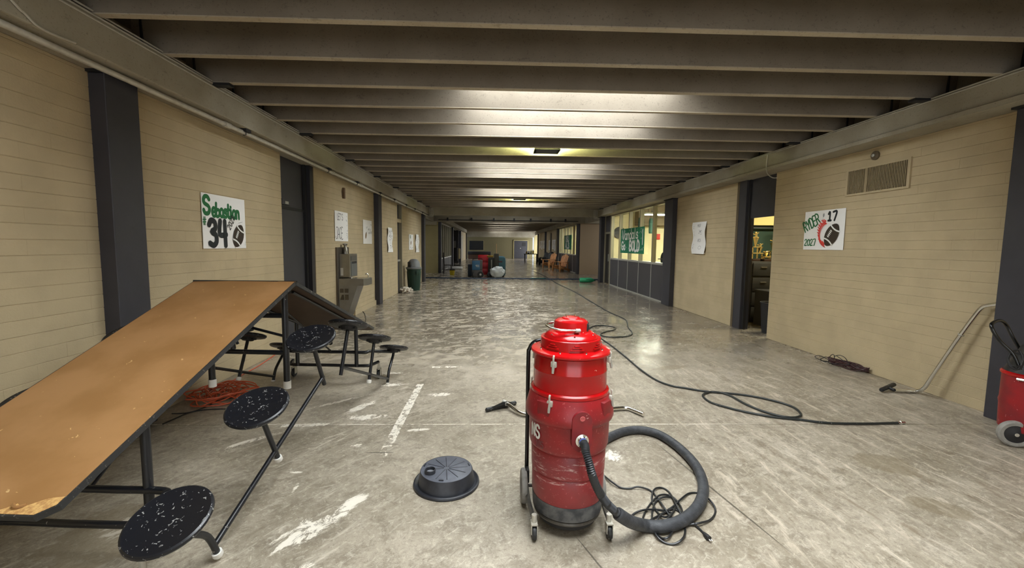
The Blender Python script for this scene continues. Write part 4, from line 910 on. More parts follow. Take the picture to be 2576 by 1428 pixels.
tag(o, 'thin black cord trailing across the floor behind the orange coil', 'cord')

# ------------------------------------------------------------------ big red wet vacuum
def vacuum():
    t = thing('wet_vacuum', 'large red drum vacuum on a wheeled dolly in the middle of the floor', 'vacuum', (.428, 2.28, 0))
    KN = [(.0, .09), (.129, .33), (.353, .47), (.505, .635), (.52, .65), (.634, .74), (.66, .765), (.668, .79), (.885, .97), (.924, 1.0), (.93, 1.003), (1.02, 1.058), (1.06, 1.092), (1.108, 1.136), (1.142, 1.158), (1.168, 1.170), (1.19, 1.185)]
    def z(v_):
        for (a, b), (c, d) in zip(KN[:-1], KN[1:]):
            if v_ <= c or c == 1.19: return b+(d-b)*(v_-a)/(c-a)
    MB().lathe([(.14, .03), (.165, .045), (.172, .12)], n=48).build('base_pan', DARK, t)
    MB().lathe([(.185, .10), (.193, .105), (.197, .178), (.196, .183)], n=64).build('bumper_skirt', M('scuffed_black_rubber', (46, 48, 52), .6, rgb2=(92, 92, 92), vscale=14), t)
    MB().lathe([(.19, .14), (.194, .183), (.199, .20), (.200, .322), (.1965, .330), (.203, .338), (.206, .455), (.202, .463), (.213, .473), (.218, .49), (.220, .60), (.222, .622), (.237, .635), (.242, .65), (.240, .675), (.222, .742), (.211, .765), (.19, .77)], n=96).build('tank', scuffed_tank(), t)
    for a in (-2.35, -.75, .9, 2.4):    # recesses for the lower clamps
        ca, sa = math.cos(a), math.sin(a); rot = Matrix.Rotation(a, 3, 'Z')
        MB().box((.207*ca, .207*sa, .70), (.06, .08, .10), rot, .008).build('clamp_recess', M('deep_red', (120, 20, 25), .5), t)
    MB().lathe([(.205, .762), (.213, .767), (.213, .782), (.205, .79)], n=96).build('tank_rim', RED, t)
    MB().lathe([(.200, .785), (.2, z(.69)), (.199, z(.78)), (.201, z(.785)), (.201, z(.79)), (.199, z(.795)), (.1985, z(.885))], n=96).build('upper_drum', RED, t)
    MB().lathe([(.19, z(.885)), (.205, z(.890)), (.215, z(.897)), (.2165, z(.907)), (.213, z(.917)), (.195, z(.924)), (.175, z(.930)), (.16, z(.931))], n=96).build('lid_flange', RED, t)
    rg = MB().lathe([(.163, z(.93)), (.163, z(1.016)), (.160, z(1.020)), (.12, z(1.021))], n=96).build('motor_ring', RED, t)
    MB().lathe([(.143, z(1.018)), (.147, z(1.022)), (.143, z(1.032)), (.120, z(1.052)), (.100, z(1.060))], n=64).build('motor_base', RED, t)
    dm = MB().lathe([(.098, z(1.058)), (.0935, z(1.066)), (.0935, z(1.108)), (.089, z(1.124)), (.074, z(1.137)), (.052, z(1.142)), (.05, z(1.150)), (.044, z(1.158)), (.025, z(1.166)), (.001, z(1.168))], n=64).build('motor_dome', RED, t)
    for a in (-2.35, -1.54, -.72, .1, .9, 1.7, 2.5):     # louvre stacks
        for i, (zz, wd) in enumerate(((z(.955), .075), (z(.973), .052), (z(.990), .030))):
            rot = Matrix.Rotation(a, 3, 'Z'); MB().box((.1635*math.cos(a), .1635*math.sin(a), zz), (.012, wd, .007), rot, .003).build('louvre', RED, rg)
    for a in [i*PI/4+.3 for i in range(8)]: MB().lathe([(.006, 0), (.004, .005)], (.176*math.cos(a), .176*math.sin(a), z(.929)), 10).build('rivet', CHROME, t)
    for a in [i*PI/3+.5 for i in range(6)]: MB().lathe([(.005, 0), (.003, .004)], (.128*math.cos(a), .128*math.sin(a), z(1.045)), 10).build('rivet', CHROME, t)
    for sx in (-.03, .022): MB().tube([(sx, -.005, z(1.155)), (sx, -.005, z(1.182))], .0045, 8).tube([(sx-.008, -.005, z(1.158)), (sx+.008, -.005, z(1.158))], .004, 6).build('toggle', CHROME, t)
    MB().box((.088*math.cos(-.35), .088*math.sin(-.35), z(1.085)), (.012, .052, .045), Matrix.Rotation(-.35, 3, 'Z'), .003).build('switch_plate', DARK, t)
    MB().box((.094*math.cos(-.35), .094*math.sin(-.35), z(1.085)), (.01, .018, .028), Matrix.Rotation(-.35, 3, 'Z'), .003).build('rocker_switch', BLACKP, t)
    # bail handle around the left of the dome
    hp = [(.03, -.098, z(1.078)), (.0, -.105, z(1.079)), (-.06, -.115, z(1.083)), (-.115, -.09, z(1.087)), (-.138, -.03, z(1.092)), (-.125, .03, z(1.094)), (-.08, .075, z(1.092)), (-.03, .1, z(1.085))]
    MB().tube(spline(hp, 5), .0065, 10).build('bail_handle', CHROME, t); MB().tube([(.005, -.104, z(1.078)), (.03, -.098, z(1.077))], .011, 10).build('handle_clip', ALUL, t)
    def clamp(a, zz, r_):
        rot = Matrix.Rotation(a, 3, 'Z'); c = V((math.cos(a), math.sin(a), 0)); tg = V((-math.sin(a), math.cos(a), 0))
        o = MB().tube(spline([c*(r_+.012)+V((0, 0, zz+.045)), c*(r_+.018)+V((0, 0, zz+.035)), c*(r_+.016)+V((0, 0, zz+.0))], 4), .0055, 8).build('clamp', GALV, t)
        MB().box(c*(r_+.012)+V((0, 0, zz)), (.018, .03, .03), rot, .004).build('clamp_plate', GALV, o); MB().tube([c*(r_+.016)+V((0, 0, zz)), c*(r_+.024)+V((0, 0, zz-.045))], [.009, .006], 8).build('clamp_lever', ALUL, o)
    for a in (-2.15, -.38, 1.0, 2.6): clamp(a, z(.860), .200)
    for a in (-2.2, -.42, 1.0, 2.6): clamp(a, .745, .214)
    # front boss and inlet
    aI = -1.47; rI = Matrix.Rotation(aI, 3, 'Z'); cI = V((math.cos(aI), math.sin(aI), 0))
    z_b = .672; zi = .577
    b = MB(); pl = []
    for i in range(13): an = PI*i/12; pl.append((.052*math.cos(an), z_b+.052*math.sin(an)))
    for i in range(13): an = PI+PI*i/12; pl.append((.052*math.cos(an), zi-.012+.05*math.sin(an)))
    vs = []; n = len(pl)
    for dpt in (.19, .2435):
        for u, v_ in pl: vs.append(cI*dpt+V((-math.sin(aI), math.cos(aI), 0))*u+V((0, 0, v_)))
    b.add(vs, [list(range(n, 2*n))]+[[i, (i+1) % n, n+(i+1) % n, n+i] for i in range(n)]); b.build('inlet_boss', REDT, t, angle=30)
    mI = axis_mat(cI)
    MB().lathe([(.012, 0), (.014, .003), (.010, .004), (.009, .0015), (.003, .0015)], cI*.2435+V((0, 0, .69)), 20, mI).build('moulded_logo', M('pale_red', (190, 90, 90), .5), t)
    fl_ = MB().lathe([(.034, 0), (.034, .006), (.024, .008), (.022, .02)], cI*.2425+V((0, 0, zi)), 28, mI).build('inlet_flange', CHROME, t)
    for i in range(4): an = i*PI/2+.8; MB().lathe([(.0045, 0), (.004, .005)], cI*.248+V((0, 0, zi))+V((-math.sin(aI), math.cos(aI), 0))*.027*math.cos(an)+V((0, 0, .027*math.sin(an))), 8, mI).build('bolt', WHITEP, fl_)
    MB().lathe([(.0215, 0), (.0215, .022)], cI*.25+V((0, 0, zi)), 20, mI).build('blue_sleeve', M('blue_sleeve', (70, 88, 150), .4), t)
    # lettering wrapped on the tank
    def wrap(u, v_):
        a = u/.2195; return V((.2215*math.cos(a), .2215*math.sin(a), v_)), V((math.cos(a), math.sin(a), 0))
    b = MB()
    for pl in text_strokes('NS', .2195*(-2.80), (.538), .066, .22, .8): ribbon(b, pl, .013, wrap, .0012)
    b.build('white_lettering', WHITEI, t, smooth=False)
    b = MB()
    for pl in text_strokes('105', .2195*(-2.62), (.49), .036, .2, .8): ribbon(b, pl, .004, wrap, .0015)
    b.build('dark_number', M('dull_number', (108, 66, 66), .7), t, smooth=False)
    # dolly
    DK = M('grimy_frame', (94, 90, 84), .45, .4, var=.3, vscale=30)
    MB().tube([(.176*math.cos(i*PI/24), .176*math.sin(i*PI/24), .085) for i in range(48)], .012, 8, closed=True).build('dolly_ring', DK, t)
    for sx in (-1, 1): MB().tube(spline([(sx*.215, .2, .10), (sx*.215, .05, .09), (sx*.205, -.08, .09), (sx*.2, -.15, .10)], 4), .013, 8).build('dolly_arm', DK, t)
    MB().tube([(-.24, .17, .10), (.24, .17, .10)], .010, 10).build('axle', DK, t)
    for sx in (-1, 1):
        wv = MB().lathe([(.045, -.016), (.085, -.019), (.097, -.015), (.1, -.006), (.1, .006), (.097, .015), (.085, .019), (.045, .016), (.045, -.016)], (sx*.232, .17, .1), 36, Matrix.Rotation(PI/2, 4, 'Y'), False, False).build('rear_wheel', GREYW, t)
        MB().lathe([(.047, -.012), (.047, .012)], (sx*.232, .17, .1), 24, Matrix.Rotation(PI/2, 4, 'Y')).build('hub', DARK, wv)
        cx_ = sx*.2; cyy = -.155
        fk = MB().tube([(cx_, cyy, .13), (cx_, cyy, .085)], .014, 10).bb((cx_-.017, cyy-.03, .035), (cx_-.013, cyy+.015, .088)).bb((cx_+.013, cyy-.03, .035), (cx_+.017, cyy+.015, .088)).bb((cx_-.017, cyy-.03, .084), (cx_+.017, cyy+.02, .09)).build('caster_fork', GALV, t, smooth=False)
        MB().lathe([(.015, -.011), (.035, -.011), (.038, -.004), (.038, .004), (.035, .011), (.015, .011)], (cx_, cyy-.01, .038), 24, Matrix.Rotation(PI/2, 4, 'Y')).build('caster_wheel', BLACKP, t)
    # push handle
    hx = .212; zt = .985
    hp = [(-hx, .22, .1), (-hx, .22, .5), (-hx, .22, .88), (-hx+.005, .22, .93), (-hx+.03, .22, .97), (-hx+.075, .22, zt), (-hx+.14, .22, zt+.003), (0, .22, zt+.003), (hx-.14, .22, zt+.003), (hx-.075, .22, zt), (hx-.03, .22, .97), (hx-.005, .22, .93), (hx, .22, .88), (hx, .22, .5), (hx, .22, .1)]
    MB().tube(spline(hp, 4), .0125, 12).build('push_handle', M('glossy_black_tube', (14, 15, 16), .22), t)
    for sx in (-1, 1): MB().bb((sx*hx-.012, .16, .12), (sx*hx+.012, .235, .20), .003).build('handle_bracket', DARK, t)
    return t, cI, zi
vac, cI, zi = vacuum()
# hose: ribbed section then the thicker sleeve lying on the floor
st = V(vac.location)+cI*.262+V((0, 0, zi))
hp = [st, st+cI*.03+V((0, 0, -.004))]
for x, y, Y in ((1474, 1137, 1.955), (1482, 1165, 1.93), (1490, 1195, 1.92), (1504, 1230, 1.93), (1524, 1262, 1.97), (1552, 1290, 2.04)): hp.append(WY(x, y, Y))
hs = spline(hp, 12)
hr = [.0195+(.0016 if i % 2 else -.0016) for i in range(len(hs))]
hose = thing('vacuum_hose', 'black ribbed hose from the front of the red drum vacuum looping on the floor', 'hose', (0, 0, 0))
L_ = 0; dn = []
for a, b_ in zip(hs[:-1], hs[1:]):
    n = max(1, int((b_-a).length/.0045))
    dn += [a+(b_-a)*(i/n) for i in range(n)]
MB().tube(dn, [.0215 if (i//1) % 2 else .0165 for i in range(len(dn))], 18).build('ribbed_section', M('hose_black', (44, 46, 50), .42), hose, angle=80)
fp = [hs[-1]+V((0, 0, 0))] + [WY(1585, 1311, 2.08)] + [G(x, y, .034) for x, y in ((1622, 1321), (1662, 1324), (1705, 1314), (1742, 1290), (1764, 1258), (1769, 1220), (1756, 1180), (1730, 1146), (1695, 1115), (1655, 1091), (1612, 1081), (1572, 1084), (1540, 1096), (1505, 1115), (1480, 1128))]
MB().tube(spline(fp, 8), [.028]+[.033]*((len(fp)-1)*8), 18).build('sleeved_section', M('hose_sleeve', (62, 64, 68), .55, rgb2=(46, 48, 52), vscale=25, bump=.6, bscale=120), hose)
# cord pile
def gp(L, z0=.008): return [G(x, y, z0+(.012 if i % 3 == 1 else 0)) for i, (x, y) in enumerate(L)]
C1 = [(1516, 1193), (1540, 1212), (1562, 1226), (1585, 1228), (1605, 1224), (1634, 1232), (1652, 1250), (1670, 1275), (1690, 1302), (1712, 1308), (1716, 1285), (1705, 1262), (1685, 1246), (1660, 1245), (1640, 1262), (1622, 1290), (1618, 1312), (1636, 1322), (1664, 1318), (1690, 1292), (1700, 1270), (1692, 1252), (1668, 1250), (1648, 1264), (1640, 1300), (1648, 1340), (1668, 1362), (1694, 1368), (1716, 1356), (1724, 1334), (1716, 1300), (1700, 1266), (1682, 1236), (1662, 1226), (1645, 1232), (1640, 1256), (1652, 1285), (1672, 1300), (1690, 1290)]
C2 = [(1690, 1290), (1660, 1282), (1620, 1282), (1592, 1294), (1588, 1312), (1606, 1322), (1650, 1300), (1690, 1276), (1712, 1256), (1735, 1240), (1765, 1242), (1790, 1262), (1800, 1285), (1788, 1306), (1760, 1315), (1725, 1320), (1700, 1326), (1682, 1350), (1662, 1352), (1650, 1330), (1658, 1300), (1690, 1280), (1715, 1290), (1740, 1310), (1760, 1330), (1772, 1342)]
t = thing('power_cord', 'tangled black power cord pile on the floor beside the drum vacuum hose', 'cord', (0, 0, 0))
MB().tube(spline(gp(C1+C2[1:], .007), 5), .0058, 8).build('cable', M('cord_black', (30, 31, 32), .4), t)
a, b_ = G(1770, 1340, .012), G(1780, 1350, .012); dr = (b_-a).normalized()
pl_ = MB().tube([a, a+dr*.03, a+dr*.045], [.008, .014, .014], 12).build('plug', DARK, t)
MB().tube([a+dr*.045+V((.005, 0, 0)), a+dr*.065+V((.005, 0, 0))], .003, 6).tube([a+dr*.045-V((.005, 0, 0)), a+dr*.065-V((.005, 0, 0))], .003, 6).build('prong', CHROME, pl_)
# long hose across the floor
LH_ = [(1344, 683), (1360, 689), (1376, 697), (1400, 712), (1432, 727), (1455, 739), (1490, 760), (1530, 783), (1566, 799), (1577, 808), (1580, 823), (1590, 836), (1583, 844), (1560, 847), (1530, 847), (1511, 842), (1520, 835), (1545, 829), (1546, 823), (1525, 819), (1500, 819), (1484, 824), (1484, 831), (1500, 843), (1530, 863), (1565, 890), (1610, 928), (1650, 955), (1690, 970), (1720, 975), (1776, 984), (1855, 991), (1923, 1002), (1990, 1021), (2015, 1041), (2001, 1049), (1968, 1047), (1923, 1035), (1878, 1017), (1833, 993), (1794, 985), (1768, 993), (1785, 1010), (1821, 1022), (1878, 1036), (1945, 1048), (2013, 1055), (2080, 1063), (2170, 1065), (2258, 1063)]
t = thing('water_hose', 'long black hose snaking down the corridor floor to the right', 'hose', (0, 0, 0))
MB().tube(spline([G(x, y, .012) for x, y in LH_], 6), .0105, 10).build('hose_line', M('hose_rubber', (36, 40, 40), .45, flecks=((100, 100, 96), .66, 30)), t)
a, b_ = G(2258, 1063, .012), G(2275, 1062, .012); MB().tube([a, a+(b_-a)*.3, a+(b_-a)*.35, a+(b_-a)*.6, a+(b_-a)*.62, b_], [.013, .013, .017, .017, .013, .013], 12).build('coupling', CHROME, t)

# floor wand behind the vacuum
t = thing('vacuum_wand', 'chrome vacuum wand with black squeegee head on the floor behind the drum vacuum', 'wand', (0, 0, 0))
hd_a, hd_b = G(1222, 1031, .02), G(1298, 1012, .02)
dr = (hd_b-hd_a).normalized(); pn = V((-dr.y, dr.x, 0))
MB().tube([hd_a, hd_a+dr*.01, hd_b-dr*.01, hd_b], [.012, .02, .02, .012], 10).build('squeegee_head', BLACKP, t)
mid = (hd_a+hd_b)/2+V((.0, 0, .03)); q = MB(); q.add([hd_a+dr*.04+ZV*.01, hd_b-dr*.04+ZV*.01, mid+dr*.03+pn*.0+ZV*.03-pn*.05, mid-dr*.03+ZV*.03-pn*.05, hd_a+dr*.04-ZV*.008, hd_b-dr*.04-ZV*.008, mid+dr*.03-pn*.05, mid-dr*.03-pn*.05], [[0, 1, 2, 3], [4, 7, 6, 5], [0, 4, 5, 1], [1, 5, 6, 2], [2, 6, 7, 3], [3, 7, 4, 0]]); q.build('head_hood', BLACKP, t, smooth=False)
wp = [G(1266, 1010, .06), G(1284, 1020, .045), G(1305, 1036, .03), G(1330, 1043, .022), G(1400, 1044, .022), G(1480, 1040, .022), G(1530, 1030, .022), G(1570, 1026, .022), G(1590, 1030, .022), G(1619, 1042, .022)]
MB().tube(spline(wp, 5), .0185, 14).build('tube', CHROME, t); MB().tube([wp[0], wp[0]+(wp[1]-wp[0])*.5], .023, 14).build('collar', ALUL, t); MB().tube([wp[-2], wp[-1]], .0195, 14).build('end_cuff', CHROME, t)

# basin lid on the floor
t = thing('basin_lid', 'round black ribbed plastic lid lying on the floor left of the drum vacuum', 'lid', (-.295, 2.655, 0), .0)
lidm = M('dusty_black_plastic', (52, 54, 60), .45, rgb2=(34, 35, 40), vscale=9); zt = WY(1122, 1177, 2.655).z
lidt = M('dusty_grey_plastic', (88, 91, 100), .5, rgb2=(74, 77, 86), vscale=10)
MB().lathe([(.208, 0), (.214, .006), (.212, .016), (.204, .02), (.196, .014), (.184, .012), (.170, zt-.01), (.166, zt-.002)], n=72, capt=False).build('skirt', lidm, t)
MB().lathe([(.167, zt-.004), (.160, zt), (.001, zt)], n=72, capt=False, capb=False).build('top_disc', lidt, t)
for i in range(12):
    a = i*PI/6+.13
    if i == 7: continue
    MB().tube([(.018*math.cos(a), .018*math.sin(a), zt), (.138*math.cos(a), .138*math.sin(a), zt)], .0025, 6).build('rib', lidm, t)
MB().lathe([(.034, -.004), (.034, .024), (.031, .026), (.029, .024), (.029, 0)], (-.098, -.055, zt), 28, capt=False).build('port_ring', lidm, t); MB().lathe([(.028, .003), (.026, .006)], (-.098, -.055, zt), 24).build('port_plug', M('dusty_plug', (120, 122, 128), .4), t)
for a in (.3, 2.9, 4.6): MB().box((.15*math.cos(a), .15*math.sin(a), zt+.003), (.03, .006, .006), Matrix.Rotation(a+1.57, 3, 'Z')).build('tab', lidm, t)

# ------------------------------------------------------------------ right side: leaning wand, cord pile, second vacuum
t = thing('vacuum_wand', 'bent chrome wand leaning on the right wall with small black floor nozzle', 'wand', (0, 0, 0))
p0 = G(2250, 981, .03); p1 = G(2304, 984, .02); wp = [p0, (p0+p1)/2, p1, WX(2325, 975, 4.60), WX(2345, 947, 4.61), WX(2400, 866, 4.64), WX(2450, 797, 4.66), WX(2470, 774, 4.668), WX(2485, 768, 4.67), WX(2510, 764, 4.675), V((4.68, 3.745, WX(2536, 762, 4.68).z))]
MB().tube(spline(wp, 6), .019, 14).build('tube', CHROME, t); c = wp[6]; MB().tube([wp[5]+(wp[6]-wp[5])*.35, wp[5]+(wp[6]-wp[5])*.37], .024, 12).build('collar', ALUL, t)
na, nb = G(2216, 981, .03), G(2250, 966, .05); dr = (nb-na).normalized()
MB().tube([na, na+dr*.012, nb-dr*.012, nb], [.014, .022, .022, .014], 10).build('nozzle_head', BLACKP, t); MB().tube([p0, (na+nb)/2], .016, 10).build('nozzle_neck', DARK, t)
t = thing('power_cord', 'dark reddish-black cord bundle lying at the foot of the right wall', 'cord', (0, 0, 0))
rnd = random.Random(21); pts = []
ca, cb = G(2085, 908, .02), G(2188, 936, .02); ax_ = (cb-ca); ctr = (ca+cb)/2; ax_n = ax_.normalized(); pn = V((-ax_n.y, ax_n.x, 0))
for i in range(110):
    a = i*.55; rl = ax_.length*.5*(1+rnd.uniform(-.12, .05)); rw = .085*(1+rnd.uniform(-.4, .1)); pts.append(ctr+ax_n*rl*math.cos(a)+pn*rw*math.sin(a)+ZV*(rnd.random()*.07-.012))
pts = [V((min(p.x, 4.71), p.y, max(p.z, .006))) for p in pts]
MB().tube(spline(pts, 4), .0055, 6).build('bundle', M('maroon_cord', (58, 30, 32), .45), t)
l1 = [(2085, 932), (2084, 910), (2088, 896), (2096, 891), (2099, 898), (2096, 914), (2092, 930), (2080, 925), (2066, 916), (2050, 897), (2062, 894), (2080, 902), (2090, 908), (2078, 897), (2066, 902), (2063, 912), (2070, 924), (2084, 926)]
pts = [WX(x, y, 4.62 if i % 2 else 4.58) if G(x, y).x > 4.6 or True else 0 for i, (x, y) in enumerate(l1)]
pts = [V((min(p.x, 4.70), p.y, max(p.z, .006))) for p in pts]
MB().tube(spline(pts, 5), .0045, 6).build('loose_loops', DARK, t)
l2 = [(2098, 896), (2112, 893), (2125, 899), (2132, 909), (2134, 917)]; MB().tube(spline([WX(x, y, 4.6) for x, y in l2]+[V((4.55, 5.45, .02))], 5), .0045, 6).tube(spline([WX(x, y, 4.62) for x, y in ((2105, 895), (2115, 902), (2128, 912), (2138, 918))], 5), .0045, 6).build('loose_loops', DARK, t)

t = thing('wet_vacuum', 'red floor vacuum cut off at the right edge, black loop handle and grey wheel', 'vacuum', (4.345, 3.17, 0))
MB().lathe([(.15, .10), (.185, .12), (.19, .30), (.195, .33), (.19, .36), (.19, .55), (.18, .56)], n=48).build('tank', REDT, t)
MB().lathe([(.19, .55), (.2, .56), (.2, .575), (.19, .585)], n=48).build('tank_rim', RED, t)
MB().lathe([(.185, .58), (.17, .62), (.12, .74), (.10, .80), (.04, .83), (.001, .835)], n=40).build('motor_head', M('black_motor', (30, 30, 32), .5), t)
MB().tube([(-.2, -.02, .545), (-.13, -.15, .545)], .012, 8).build('latch', CHROME, t)
MB().tube([(-.16, .1, .09), (-.0, -.12, .09)], .012, 8).build('axle', DARK, t)
wa = V((.62, .78, 0)).normalized(); wc = V((-.085, -.02, .1))+V((-.0, -.14, 0))
wc = G(2553, 1087, .0); wc = WY(2553, 1087, 3.13)-V(t.location); wc.z = .105
wax = V((-.45, -.89, 0)).normalized()
wh = MB().lathe([(.07, -.02), (.092, -.022), (.103, -.014), (.105, 0), (.103, .014), (.092, .022), (.07, .02), (.07, -.02)], wc, 40, axis_mat(wax), False, False).build('wheel', GREYW, t)
MB().lathe([(.074, -.012), (.074, .012), (.03, .016), (.02, .022)], wc, 32, axis_mat(wax)).build('wheel_disc', DARK, wh); MB().lathe([(.014, .02), (.014, .03)], wc, 12, axis_mat(wax)).build('hub_cap', CHROME, wh)
hl = [WY(x, y, Y)-V(t.location) for x, y, Y in ((2566, 930, 3.12), (2548, 890, 3.16), (2520, 862, 3.2), (2502, 838, 3.22), (2494, 818, 3.24), (2502, 809, 3.27), (2518, 806, 3.32), (2532, 818, 3.34), (2548, 848, 3.32), (2572, 890, 3.3))]
MB().tube(spline(hl, 6), .0125, 12).build('loop_handle', M('glossy_black_tube', (14, 15, 16), .22), t)
rnd = random.Random(5); b = MB(); c = WY(2556, 905, 3.14)-V(t.location)
pts = [c+V((.05*math.cos(i*.9)+rnd.uniform(-.01, .01), .03*math.sin(i*.9), .06*math.sin(i*.9+.6)+rnd.uniform(-.015, .015))) for i in range(40)]
b.tube(spline(pts, 4), .005, 6).build('wrapped_cord', DARK, t)

# ------------------------------------------------------------------ trash can and rag
t = thing('trash_can', 'dark green trash can with grey domed lid by the left wall', 'trash can', (-2.70, 14.42, 0))
GRN = M('dark_green_bin', (22, 52, 40), .5); GRL = M('grey_dome', (120, 122, 124), .5)
MB().lathe([(.19, 0), (.195, .02), (.235, .70), (.245, .70), (.245, .74), (.23, .74)], n=40).build('bin_body', GRN, t)
for a in range(8): an = a*PI/4+.2; MB().tube([(.2*math.cos(an), .2*math.sin(an), .08), (.232*math.cos(an), .232*math.sin(an), .64)], .008, 6).build('body_rib', GRN, t)
for a in (-.9, 2.24): MB().box((.255*math.cos(a), .255*math.sin(a), .66), (.045, .11, .02), Matrix.Rotation(a, 3, 'Z'), .005).box((.272*math.cos(a), .272*math.sin(a), .61), (.01, .11, .10), Matrix.Rotation(a, 3, 'Z'), .004).build('handle', GRN, t)
MB().lathe([(.262, .73), (.265, .775), (.24, .785), (.215, .80), (.205, .88), (.18, .97), (.12, 1.04), (.06, 1.062), (.001, 1.066)], n=40).build('dome_lid', GRL, t)
MB().box((-.10, -.165, .89), (.15, .10, .17), Matrix.Rotation(-.55, 3, 'Z'), .03).build('swing_flap', M('lid_opening', (38, 38, 40), .6), t)
b = MB(); bmx = bmesh.new(); bmesh.ops.create_icosphere(bmx, subdivisions=4, radius=1)
for v_ in bmx.verts:
    n_ = noise.noise(v_.co*2.6)*.35+noise.noise(v_.co*7)*.22; v_.co = V((v_.co.x*.2*(1+n_), v_.co.y*.26*(1+n_), max(v_.co.z, -.25)*.13*(1+n_)+.03))
bmx.verts.index_update(); b.add([v_.co.copy() for v_ in bmx.verts], [[v_.index for v_ in f_.verts] for f_ in bmx.faces]); bmx.free()
zmin = min(p[2] for p in b.v); o = b.build('rag', M('dirty_white_rag', (232, 226, 212), .9, rgb2=(120, 104, 88), vscale=14), loc=(-2.83, 13.75, -zmin)); tag(o, 'crumpled dirty white rag on the floor in front of the trash can', 'rag')

# ------------------------------------------------------------------ crossing: blue hose, jug, dehumidifier cluster, bag
bl = [(x, 19.62+.05*math.sin(x*1.3)+(.12 if x < -2.5 else 0), .018) for x in [-3.3+i*.5 for i in range(18)]]
t = thing('lay_flat_hose', 'dark blue hose laid straight across the corridor floor', 'hose', (0, 0, 0)); MB().tube(spline(bl, 4), .028, 10).build('hose_line', M('blue_hose', (36, 58, 84), .45), t)
pp = [(1.75+.1*i, 19.60+.02*math.sin(i), .05) for i in range(8)]; o = MB().tube(spline(pp, 3), .014, 8).build('teal_wrap', M('teal_wrap', (40, 130, 128), .5), t)
t = thing('jug', 'green plastic jug lying on its side by the right column', 'jug', (4.02, 17.95, .11), -.05)
JG = M('green_jug', (34, 140, 98), .45); MB().lathe([(.02, -.33), (.085, -.32), (.105, -.28), (.105, -.1), (.098, -.07), (.105, -.04), (.105, .12), (.09, .2), (.05, .27), (.035, .3)], n=24, mat=Matrix.Rotation(PI/2, 4, 'Y')).build('bottle', JG, t)
MB().lathe([(.04, .295), (.04, .35)], n=16, mat=Matrix.Rotation(PI/2, 4, 'Y')).build('cap', M('dark_cap', (24, 60, 46), .5), t); MB().tube(spline([(-.05, -.09, .05), (.0, -.13, .07), (.1, -.13, .06), (.16, -.08, .04)], 4), .014, 8).build('handle', JG, t)
def cart_a():
    t = thing('dehumidifier', 'blue and grey portable dehumidifier numbered 411 standing in the crossing', 'dehumidifier', (-.79, 20.55, 0))
    BLU = M('machine_blue', (62, 112, 156), .45); GRYM = M('machine_grey', (92, 90, 90), .55)
    MB().bb((-.25, -.2, .02), (.25, .25, .36), .02).build('base', GRYM, t); MB().bb((-.25, -.2, .36), (.25, .25, .84), .04).build('housing', GRYM, t); MB().bb((-.235, -.215, .36), (.14, -.19, .80), .02).build('front_panel', BLU, t)
    def sf(u, v_): return V((u, -.217, v_)), V((0, -1, 0))
    b = MB()
    for pl in text_strokes('411', -.06, .52, .085, .22): ribbon(b, pl, .016, sf, .002)
    b.build('white_number', WHITEI, t, smooth=False)
    for sx in (-.3, .17): 
        w1 = MB().lathe([(.05, -.03), (.13, -.035), (.15, -.02), (.15, .02), (.13, .035), (.05, .03)], (sx if sx > 0 else -.2, -.2, .15), 28, Matrix.Rotation(PI/2, 4, 'X') if sx > 0 else Matrix.Rotation(PI/2, 4, 'Y')).build('wheel', BLACKP, t); MB().lathe([(.05, -.037), (.05, .037)], (sx if sx > 0 else -.2, -.2, .15), 16, Matrix.Rotation(PI/2, 4, 'X') if sx > 0 else Matrix.Rotation(PI/2, 4, 'Y')).build('hub', GALV, w1)
    MB().tube(spline([(-.22, .25, .5), (-.22, .27, .86), (-.18, .27, .9), (.18, .27, .9), (.22, .27, .86), (.22, .25, .5)], 4), .014, 8).build('handle', DARK, t)
cart_a()
t = thing('equipment_case', 'dark blue low case behind the numbered dehumidifier', 'case', (-1.10, 21.05, 0))
MB().bb((-.17, -.15, .02), (.15, .2, .60), .03).build('body', M('navy_case', (24, 42, 62), .5), t); MB().bb((-.16, -.14, 0), (.14, .19, .03)).build('base', DARK, t); MB().bb((-.15, -.16, .52), (.12, .1, .56), .01).build('lid_edge', DARK, t)
t = thing('tool_cabinet', 'bright red upright cabinet standing behind the dehumidifier', 'cabinet', (-.47, 21.75, 0))
RC = M('red_cabinet', (176, 28, 38), .4); MB().bb((-.32, -.25, .05), (.2, .3, 1.06), .015).build('body', RC, t)
for z in (.1, .4, .7): MB().bb((-.3, -.265, z), (.18, -.25, z+.27), .006).build('drawer', RC, t)
for sx in (-.25, .14): MB().lathe([(.04, -.015), (.04, .015)], (sx, -.15, .04), 16, Matrix.Rotation(PI/2, 4, 'Y')).build('caster', DARK, t)
t = thing('red_ball', 'small pinkish-red round item on a shelf by the red cabinet', 'ball', (-1.0, 21.9, .92)) if False else None
t = thing('floor_machine', 'tall rounded teal-green scrubber tank next to the white bag', 'machine', (.18, 21.0, 0))
TG = M('teal_tank', (44, 86, 98), .5); MB().bb((-.1, -.28, .02), (.42, .4, 1.02), .14).build('tank', TG, t); MB().bb((.02, -.30, .72), (.25, -.27, .8), .01).build('badge', M('maroon_badge', (70, 40, 48), .5), t)
MB().bb((-.45, -.25, .03), (-.1, .35, .95), .06).build('dark_body', M('dark_olive_tank', (40, 40, 38), .6), t); MB().bb((-.16, -.3, .3), (.08, -.1, 1.15), .02).build('control_column', M('olive_column', (56, 54, 48), .6), t)
MB().tube([(-.28, -.28, .3), (-.28, -.28, .85)], .025, 10).build('clear_tube', M('tube_grey', (150, 148, 142), .4), t)
for sx in (-.36, .3): MB().lathe([(.08, -.03), (.08, .03)], (sx, -.2, .08), 20, Matrix.Rotation(PI/2, 4, 'Y')).build('wheel', DARK, t)
